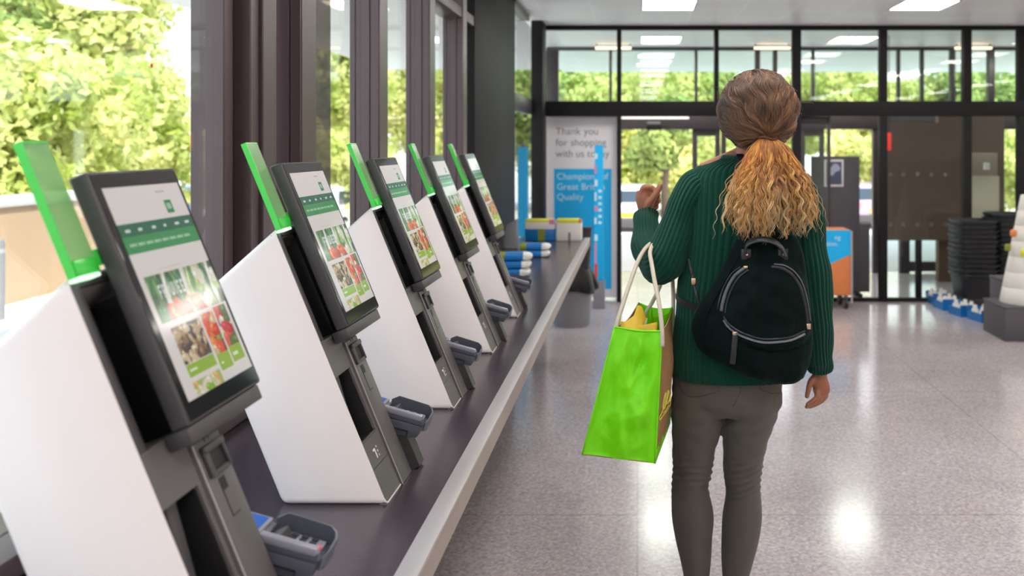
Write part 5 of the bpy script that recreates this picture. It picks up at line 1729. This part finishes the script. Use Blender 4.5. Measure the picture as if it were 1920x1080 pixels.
# ponytail outline on the camera side: half width by height
prof = [(0.0, 0.026), (0.03, 0.052), (0.07, 0.078), (0.12, 0.106), (0.18, 0.122), (0.24, 0.128), (0.29, 0.128)]
def half_w(s_):
    for (a, b), (c, d) in zip(prof[:-1], prof[1:]):
        if s_ <= c:
            return b + (d - b) * (s_ - a) / (c - a)
    return prof[-1][1]
blond_top = [lin(196, 128, 58), lin(214, 148, 72), lin(176, 108, 50), lin(226, 164, 88), lin(150, 92, 48)]
blond_bot = [lin(226, 192, 140), lin(214, 170, 108), lin(236, 208, 164), lin(196, 148, 90), lin(222, 180, 120)]
def pony_strand(f, g, length, w_, pr, N_=40):
    """f -1..1 across, g 0..1 depth (0 = towards the camera)"""
    q, cols, radii = [], [], []
    ph, ph2, wl, amp, ct_, cb_, drift, sh = pr
    jx, jy = rh.gauss(0, 0.0022), rh.gauss(0, 0.0022)
    amp = amp * rh.uniform(0.8, 1.2)
    kk = sh * rh.uniform(0.85, 1.15)
    for i in range(N_ + 1):
        t = i / N_
        s_ = t * length
        hw = half_w(s_)
        dz = s_ - 0.012 * math.sin(PI * min(1, s_ / 0.06)) * (1 - abs(f) * 0.4)
        xx = f * hw * 0.96 + drift * t + 0.003 * t
        bulge = 0.070 * math.sin(PI * min(1, s_ / 0.32) * 0.75) * math.sqrt(max(0, 1 - f * f)) * (1 - 1.1 * g)
        bulge += 0.022 * math.sin(PI * min(1, s_ / 0.05) * 0.5)
        env = min(1, s_ / 0.08)
        p = TIE + Vector((xx + jx * env + amp * env * math.sin(ph + s_ / wl * 2 * PI), -bulge + jy * env + 0.025 * t * t + amp * env * math.cos(ph2 + s_ / wl * 2 * PI), -dz))
        q.append(p)
        m_ = min(1, max(0, (s_ - 0.06) / 0.16))
        m_ = m_ * (0.75 + 0.25 * abs(f))
        cols.append(tuple(min(1, (a * (1 - m_) + b * m_) * kk) for a, b in zip(ct_, cb_)))
        r = w_ * (1 if t < 0.7 else 1 - (t - 0.7) / 0.3 * 0.8)
        radii.append(r)
    rr_ = tube_rings(q, radii, 5)
    mb.loft(rr_, cols=[c for c in cols for _ in range(5)])
for i in range(185):
    f = rh.uniform(-1, 1)
    f = math.copysign(abs(f) ** 0.85, f)
    g = rh.random() ** 1.3
    L_ = rh.uniform(0.205, 0.28) * (1 - 0.12 * abs(f) ** 2) + 0.008
    pr = (rh.random() * 6.28, rh.random() * 6.28, rh.uniform(0.040, 0.066), rh.uniform(0.003, 0.0075), rh.choice(blond_top), rh.choice(blond_bot), rh.gauss(0, 0.012), rh.uniform(0.62, 1.25))
    for k_ in range(8):
        pony_strand(f + rh.gauss(0, 0.014), g, L_ * rh.uniform(0.85, 1.06), rh.uniform(0.0010, 0.0020), pr)
for i in range(70):
    pr = (rh.random() * 6.28, rh.random() * 6.28, rh.uniform(0.03, 0.05), rh.uniform(0.002, 0.0045), rh.choice(blond_top), rh.choice(blond_bot), rh.gauss(0, 0.02), 1.0)
    pony_strand(rh.uniform(-1.12, 1.12), rh.random(), rh.uniform(0.16, 0.30), 0.0009, pr)
pony = mb.build('ponytail', M_hair, wm, smooth=True, colattr='strand')
mb = MB()
q = [TIE + Vector((math.cos(a) * 0.024, 0.004 + math.sin(a) * 0.016, 0.004 + 0.004 * math.sin(a * 2))) for a in [2 * PI * j / 20 for j in range(21)]]
tube(mb, q, 0.004, 8); mb.build('hair_tie', mat('brown_hair_tie', lin(92, 60, 40), 0.7), wm, smooth=True)
# ------------------------------------------------------------------ velvet backpack
def velvet_mat():
    m = mat('bottle_green_velvet', lin(2, 16, 14), 0.85, bump=0.5, bscale=16, sheen=0.30, spec=0.15, var=0.8, vscale=9)
    p = m.node_tree.nodes['Principled BSDF']
    p.inputs['Sheen Roughness'].default_value = 0.35
    p.inputs['Sheen Tint'].default_value = lin(30, 110, 92) + (1,)
    return m
M_velvet = velvet_mat()
M_zip = mat('gunmetal_zip', lin(112, 112, 118), 0.4, metal=0.6, bump=0.3, bscale=900)
M_leather = mat('black_leather', lin(30, 32, 38), 0.3, bump=0.15, bscale=250)
M_gold = mat('pale_gold_metal', lin(214, 186, 150), 0.3, metal=0.9)
bp = thing('backpack', 'dark green velvet backpack with black leather handle on the back of the woman', 'backpack', (0, 0, 0))
BD = 2.60
def bx_(px, d=BD):
    return (px - 1195) * d / FPX
def bz_(py, d=BD):
    return EYE - (py - 272) * d / FPX
def sstep(a, b, x):
    t = min(1, max(0, (x - a) / (b - a)))
    return t * t * (3 - 2 * t)
def zipline(px):
    pts = [(1300, 560), (1340, 590), (1357, 600), (1366, 613), (1385, 627), (1410, 637), (1433, 642), (1460, 641), (1485, 637), (1510, 626), (1530, 612)]
    for (a, b), (c, d) in zip(pts[:-1], pts[1:]):
        if px <= c:
            return b + (d - b) * (px - a) / (c - a)
    return pts[-1][1]
rows = catmull([(436, 1412, 1478, .012), (441, 1398, 1488, .035), (452, 1382, 1498, .058), (475, 1368, 1506, .078), (505, 1354, 1511, .092), (540, 1334, 1515, .104), (575, 1310, 1519, .112), (605, 1297, 1522, .118), (635, 1300, 1523, .120),
                (660, 1315, 1521, .116), (682, 1350, 1516, .106), (700, 1388, 1508, .088), (712, 1425, 1496, .060), (718, 1448, 1480, .02)], 6)
rings = []
NB = 120
for y, xl, xr, D in rows:
    ring = []
    c, h = (xl + xr) / 2, (xr - xl) / 2
    for j in range(NB):
        th = 2 * PI * j / NB
        cs, sn = math.cos(th), math.sin(th)
        px = c + h * math.copysign(abs(cs) ** 0.85, cs)
        if sn < 0:
            dep = abs(sn) ** 0.75 * D * (0.30 + 0.70 * sstep(1305, 1400, px))
            # front pocket: dome above the zip, slack below it
            e = ((px - 1438) / 84) ** 2 + ((y - 575) / 96) ** 2
            zy = zipline(px)
            if y < zy:
                dep += 0.016 * (1 - sstep(0.75, 1.08, e)) * abs(sn) ** 0.5
            dep -= 0.009 * math.exp(-((y - zy) / 7) ** 2) * sstep(1340, 1370, px) * abs(sn) ** 0.5
            dep += 0.011 * noise.noise(Vector((px * 0.03, y * 0.026, 2.0))) * abs(sn)
            dep += 0.007 * noise.noise(Vector((px * 0.07, y * 0.045, 7.0))) * abs(sn)
            Y = 2.612 - dep
        else:
            Y = 2.612 + 0.045 * abs(sn) ** 0.6
        ring.append(Vector((bx_(px), Y, bz_(y))))
    rings.append(ring)
mb = MB(); mb.loft(rings)
bpm = mb.build('bag_body', M_velvet, bp, smooth=True)
bt = bvh_of(bpm)
def strip(name, pts, r, m, off, parent=bpm, k=6, flat=0.5):
    q = drape(bt, pts, off=off, k=k)
    if len(q) < 3:
        return None
    mb = MB(); tube(mb, [tuple(p) for p in q], [(r, r * flat)] * len(q), 8, ref=(0, 1, 0))
    return mb.build(name, m, parent, smooth=True)
zl = [(1357, 600), (1366, 613), (1385, 627), (1410, 637), (1433, 642), (1460, 641), (1485, 637), (1509, 626)]
strip('pocket_zip', zl, 0.0042, M_zip, 0.0015)
strip('piping', [(x, y - 6) for x, y in zl], 0.0028, M_leather, 0.002, flat=1)
strip('piping', [(x, y + 6) for x, y in zl], 0.0026, M_velvet, 0.002, flat=1)
za = [(1396, 503), (1378, 518), (1364, 542), (1356, 566), (1353, 584)]
strip('top_zip', za, 0.0060, M_zip, 0.0015)
strip('piping', [(x - 7, y - 3) for x, y in za], 0.0028, M_leather, 0.002, flat=1)
strip('piping', [(x + 7, y + 3) for x, y in za], 0.0030, M_leather, 0.002, flat=1)
strip('piping', [(1386, 480), (1352, 540), (1322, 600), (1316, 655)], 0.0022, M_velvet, 0.001, flat=1)
zb = [(1446, 500), (1466, 503), (1486, 516), (1501, 540), (1510, 575), (1514, 606)]
strip('top_zip', zb, 0.0048, M_leather, 0.001)
strip('piping', [(x + 5, y - 5) for x, y in zb], 0.0022, M_zip, 0.002, flat=1)
def metal_bit(name, px, py, w_, h_, m, parent=bpm, off=0.006, thick=0.003, tilt=0):
    q = drape(bt, [(px, py), (px + 0.5, py)], off=off, k=1)
    if not q:
        return None
    c = q[0]
    mb = MB()
    rt = Matrix.Rotation(tilt, 3, 'Y')
    vs = []
    for y in (-thick, thick):
        for x, z in ((-w_, -h_), (w_, -h_), (w_, h_), (-w_, h_)):
            v = rt @ Vector((x, 0, z))
            vs.append(Vector((c.x + v.x, c.y + y, c.z + v.z)))
    mb.hexa(vs)
    return mb.build(name, m, parent, bevel=min(w_, h_, thick) * 0.6)
metal_bit('zip_slider', 1379, 625, 0.0085, 0.005, M_gold)
metal_bit('zip_tab', 1376, 655, 0.0078, 0.041, M_leather, off=0.010, thick=0.002, tilt=0.10)
metal_bit('tab_ring', 1378, 631, 0.006, 0.006, M_gold, off=0.009)
metal_bit('zip_slider', 1516, 612, 0.006, 0.008, M_gold, off=0.004)
metal_bit('zip_slider', 1398, 501, 0.006, 0.004, M_gold, off=0.004)
# leather carrying handle
q = [(1398, 474, .010), (1399, 461, .024), (1410, 452, .034), (1428, 448.5, .040), (1446, 451, .038), (1460, 459, .030), (1469, 469, .018), (1474, 482, .010)]
pts = []
for px, py, o_ in q:
    h = drape(bt, [(px, max(py, 455)), (px + .5, max(py, 455))], off=0.0, k=1)
    base = h[0] if h else Vector((bx_(px), 2.55, bz_(py)))
    d_ = base.y - o_
    pts.append(((px - 1195) * d_ / FPX, d_, EYE - (py - 272) * d_ / FPX))
mb = MB()
qq = catmull(pts, 6)
tube(mb, qq, [(0.0042, 0.0135)] * len(qq), 10, ref=(0, -1, 0.5))
hd = mb.build('carry_handle', M_leather, bp, smooth=True)
for px, py in ((1399, 476), (1468, 476)):
    h = drape(bt, [(px, py), (px + .5, py)], off=0.004, k=1)
    if h:
        c = h[0]
        mb = MB(); mb.box(c.x - 0.014, c.x + 0.014, c.y - 0.003, c.y + 0.006, c.z - 0.016, c.z + 0.014); mb.build('handle_tab', M_leather, bp, bevel=0.002)
        mb = MB(); ellipsoid(mb, c + Vector((0.002, -0.004, -0.002)), 0.0038, 0.002, 0.0038, nu=12, nv=8); mb.build('rivet', M_gold, bp, smooth=True)
# shoulder straps: over the shoulders, down the chest and back under the arms
sb = bvh_of(swo)
for s_, xs_ in ((-1, P(1390, 330).x), (1, P(1446, 330).x)):
    cen = Vector((xs_, 2.765, 1.28))
    pts = []
    for i in range(0, 33):
        a = math.radians(232 - i * 7.4)      # behind, over the top, down the front
        d_ = Vector((0, math.cos(a), math.sin(a)))
        if i == 0:
            pass
        h = sb.ray_cast(cen + d_ * 0.6, -d_)
        if h[0] is not None:
            pts.append(h[0] + d_ * 0.004)
    pts = [p for p in pts if p.z > 1.16]
    # come round the side of the ribs back to the bag
    low = pts[-1]
    for a in range(80, -91, -12):
        d_ = Vector((math.cos(math.radians(a)) * s_, math.sin(math.radians(a)), 0))
        zc = 1.14 - 0.0006 * (80 - a)
        c2 = Vector((P(1388, 500).x, 2.76, zc))
        h = sb.ray_cast(c2 + d_ * 0.02, d_)
        if h[0] is not None and (h[0] - c2).length < 0.24:
            pts.append(h[0] + d_ * 0.004)
    q = catmull([tuple(p) for p in pts], 2)
    q = [Vector(p) for p in q]
    mb = MB()
    rings = []
    for i, p in enumerate(q):
        t = (q[min(i + 1, len(q) - 1)] - q[max(i - 1, 0)]).normalized()
        out = (p - Vector((P(1395, 400).x, 2.765, min(p.z, 1.33)))).normalized()
        sd = t.cross(out).normalized()
        w_ = 0.010
        rings.append([p - sd * w_ - out * 0.001, p + sd * w_ - out * 0.001, p + sd * w_ + out * 0.0025, p - sd * w_ + out * 0.0025])
    mb.loft(rings)
    mb.build('shoulder_strap', M_leather, bp, smooth=True, ang=0.8)
q = drape(sb, [(1291, 484), (1297, 510), (1303, 540), (1312, 575)], off=0.003)
if len(q) > 3:
    mb = MB(); tube(mb, [tuple(p) for p in q], [(0.0055, 0.002)] * len(q), 8, ref=(0, 1, 0)); mb.build('side_strap', M_leather, bp, smooth=True)
    c = q[len(q) // 2]
    mb = MB(); mb.box(c.x - 0.007, c.x + 0.007, c.y - 0.006, c.y, c.z - 0.010, c.z + 0.010); mb.build('strap_buckle', M_gold, bp, bevel=0.002)

# ------------------------------------------------------------------ green shopping bag over the left forearm
M_lime = mat('lime_green_bag_cloth', lin(124, 226, 4), 0.5, bump=0.25, bscale=26, var=0.06, vscale=6, spec=0.35)
M_jute = mat('tan_jute_cloth', lin(166, 126, 82), 0.8, bump=0.35, bscale=240, var=0.08, vscale=60)
M_rope = mat('cream_cotton_rope', lin(204, 192, 172), 0.8, bump=0.3, bscale=400)
M_inner = mat('yellow_bag_lining', lin(214, 176, 40), 0.6, bump=0.1, bscale=60)
M_logo = mat('yellow_script_print', lin(226, 216, 96), 0.6)
sb_ = thing('shopping_bag', 'lime green and tan shopping bag hanging from the left elbow of the woman', 'bag', (0, 0, 0))
D0, D1 = 2.47, 2.84
corners = {}
def cpt(px, py, d):
    return P(px, py, d)
nBL, nBR = cpt(1092, 853, D0 + 0.03), cpt(1228, 869, D0)
nTL, nTR = cpt(1153, 613, D0 + 0.05), cpt(1241, 621, D0 + 0.02)
off = Vector((0.062, 0.33, 0.0))
fBL, fBR = nBL + off, nBR + Vector((0.052, 0.33, 0.008))
fTL, fTR = nTL + off + Vector((0.004, 0, 0.012)), nTR + Vector((0.042, 0.30, 0.012))
def cloth_panel(a, b, c, d, nu, nv, amp, seedv, nrm, thick=0.0025, sag=0.0, belly=0.0):
    """a bottom-left, b bottom-right, c top-right, d top-left"""
    mb = MB()
    fr_, bk = [], []
    for i in range(nv + 1):
        v = i / nv
        for j in range(nu + 1):
            u = j / nu
            p = a.lerp(b, u).lerp(d.lerp(c, u), v)
            e = math.sin(PI * u) ** 0.5 * math.sin(PI * min(1, v * 1.02)) ** 0.4 if 0 < u < 1 else 0
            w_ = amp * (noise.noise(Vector((u * 2.2 + seedv, v * 2.6, 0))) + 0.5 * noise.noise(Vector((u * 5 + seedv, v * 4, 3.0))) - 0.6 * abs(noise.noise(Vector((u * 3 - v * 2 + seedv, v * 3 + u, 9.0)))))
            w_ += amp * 0.35 * (0.3 - abs(noise.noise(Vector((u * 5 + v * 3 + seedv, v * 5 - u * 2, 5.0)))))
            p = p + nrm * (w_ * e + belly * math.sin(PI * u) * math.sin(PI * v))
            p.z -= sag * math.sin(PI * u) * (v ** 6)
            fr_.append(p)
            bk.append(p - nrm * thick)
    n_ = nu + 1
    vs = fr_ + bk
    fs = []
    o = len(fr_)
    for i in range(nv):
        for j in range(nu):
            q_ = (i * n_ + j, i * n_ + j + 1, (i + 1) * n_ + j + 1, (i + 1) * n_ + j)
            fs.append(q_)
            fs.append(tuple(o + k for k in q_[::-1]))
    rim = [j for j in range(n_)] + [i * n_ + nu for i in range(1, nv + 1)] + [nv * n_ + j for j in range(nu - 1, -1, -1)] + [i * n_ for i in range(nv - 1, 0, -1)]
    for i in range(len(rim)):
        a_, b_ = rim[i], rim[(i + 1) % len(rim)]
        fs.append((b_, a_, o + a_, o + b_))
    mb.add(vs, fs)
    return mb
yN = Vector((0.15, -1, 0)).normalized()
xN = Vector((1, -0.12, 0)).normalized()
cloth_panel(nBL, nBR, nTR, nTL, 40, 60, 0.034, 1.0, yN, sag=0.004, belly=0.012).build('end_panel', M_lime, sb_, smooth=True, ang=1.0)
cloth_panel(fBR, fBL, fTL, fTR, 20, 30, 0.012, 4.0, -yN, sag=0.01).build('end_panel', M_lime, sb_, smooth=True, ang=1.0)
sidep = cloth_panel(nBR, fBR, fTR, nTR, 30, 36, 0.010, 8.0, xN, sag=0.012, belly=0.020).build('side_panel', M_jute, sb_, smooth=True, ang=1.0)
cloth_panel(fBL, nBL, nTL, fTL, 30, 36, 0.012, 12.0, -xN, sag=0.016).build('side_panel', M_jute, sb_, smooth=True, ang=1.0)
cloth_panel(nBR, nBL, fBL, fBR, 8, 12, 0.0, 2.0, Vector((0, 0, -1))).build('base_panel', M_jute, sb_)
# green band along the foot of the tan side, green corner bindings
band_t = 0.17
a_, b_ = nBR + xN * 0.002, fBR + xN * 0.002
cloth_panel(a_, b_, b_.lerp(fTR, band_t * 1.1) + xN * 0.004, a_.lerp(nTR, 0.10) + xN * 0.002, 20, 6, 0.004, 8.0, xN, thick=0.001).build('green_band', M_lime, sb_, smooth=True)
for a_, b_, m_ in ((nBR, nTR, M_lime), (nBL, nTL, M_lime)):
    mb = MB(); tube(mb, [tuple(a_), tuple(a_.lerp(b_, 0.5) + yN * 0.001), tuple(b_)], 0.0028, 8, k=4); mb.build('binding', m_, sb_, smooth=True)
mb = MB(); tube(mb, [tuple(nTL), tuple(nTL.lerp(nTR, .5) + Vector((0, 0, -.004)) + yN * 0.003), tuple(nTR)], 0.0026, 8, k=4); mb.build('binding', M_lime, sb_, smooth=True)
# script logo on the tan side, a looping line
side_b = bvh_of(sidep)
def on_side(u, v):
    p = nBR.lerp(fBR, u).lerp(nTR.lerp(fTR, u), v)
    h = side_b.ray_cast(p + xN * 0.2, -xN)
    return (h[0] if h[0] is not None else p) + xN * 0.002
for pts in ([(0.10, 0.33), (0.16, 0.37), (0.22, 0.45), (0.20, 0.48), (0.15, 0.45), (0.14, 0.38), (0.20, 0.36), (0.25, 0.40), (0.30, 0.46), (0.27, 0.47), (0.26, 0.38), (0.33, 0.38), (0.38, 0.42), (0.36, 0.37), (0.42, 0.38), (0.48, 0.42)],
            [(0.09, 0.30), (0.22, 0.315), (0.36, 0.32), (0.48, 0.34)], [(0.09, 0.30), (0.07, 0.32), (0.10, 0.34)], [(0.18, 0.33), (0.24, 0.335), (0.34, 0.345)]):
    q = [tuple(on_side(x[0], x[1])) for x in catmull(pts, 4)]
    mb = MB(); tube(mb, q, 0.0016, 6, ref=xN); mb.build('script_logo', M_logo, sb_, smooth=True)
# folded things standing up in the bag: yellow lining flap and green rim flap
def flap(name, pts, m, th=0.003, nrm=Vector((0.1, -1, 0)).normalized()):
    mb = MB()
    mb.loft([[Vector(p) for p in pts], [Vector(p) - nrm * -th for p in pts]])
    return mb.build(name, m, sb_, bevel=0.001, seg=1)
cloth_panel(nTL + Vector((0.012, 0.06, -0.10)), nTR + Vector((-0.012, 0.06, -0.10)), P(1232, 604, D0 + 0.14), P(1162, 601, D0 + 0.14), 14, 12, 0.008, 20.0, yN, sag=0.01).build('lining', M_inner, sb_, smooth=True)
flap('lining_flap', [P(1160, 612, 2.58), P(1200, 620, 2.6), P(1212, 596, 2.64), P(1203, 574, 2.66), P(1195, 572, 2.66), P(1188, 592, 2.63)], M_inner)
flap('cream_flap', [P(1184, 618, 2.6), P(1208, 622, 2.62), P(1214, 596, 2.66), P(1200, 598, 2.66)], M_rope)
mb = MB()
q = catmull([tuple(P(*x)) for x in ((1207, 625, 2.62), (1212, 600, 2.66), (1214, 586, 2.68), (1222, 584, 2.69), (1224, 600, 2.70), (1236, 596, 2.72), (1252, 592, 2.74), (1260, 578, 2.76))], 4)
rings = [[Vector(p) + Vector((0, 0.0015, 0.014 if k_ else -0.03)) for k_ in (0,)] for p in q]
vs, fs = [], []
for p in q:
    vs += [Vector(p) + Vector((0, 0, 0.006)), Vector(p) + Vector((0, 0, -0.045)), Vector(p) + Vector((0.001, 0.002, -0.045)), Vector(p) + Vector((0.001, 0.002, 0.006))]
for i in range(len(q) - 1):
    for j in range(4):
        k_ = (j + 1) % 4
        fs.append((i * 4 + j, i * 4 + k_, i * 4 + 4 + k_, i * 4 + 4 + j))
fs += [(3, 2, 1, 0), tuple(len(vs) - 4 + j for j in range(4))]
mb.add(vs, fs); mb.build('green_flap', M_lime, sb_, smooth=True, ang=0.8)
# rope handles over the crook of the arm
def rope(name, pts, r=0.0062):
    mb = MB(); tube(mb, [tuple(P(*p)) for p in pts], r, 12, k=6, ref=(1, 0, 0))
    return mb.build(name, M_rope, sb_, smooth=True)
rope('rope_handle', [(1154, 640, 2.535), (1156, 610, 2.54), (1168, 570, 2.57), (1183, 525, 2.62), (1196, 490, 2.66), (1210, 466, 2.70), (1225, 456, 2.755), (1238, 470, 2.81), (1243, 510, 2.83), (1238, 535, 2.83), (1224, 565, 2.83), (1210, 590, 2.82), (1206, 615, 2.82)])
rope('rope_handle', [(1242, 650, 2.485), (1241, 615, 2.495), (1236, 570, 2.53), (1228, 530, 2.58), (1222, 495, 2.635), (1219, 472, 2.675), (1228, 455, 2.74), (1245, 462, 2.80), (1258, 500, 2.82), (1262, 545, 2.82), (1262, 600, 2.80), (1261, 640, 2.80)])
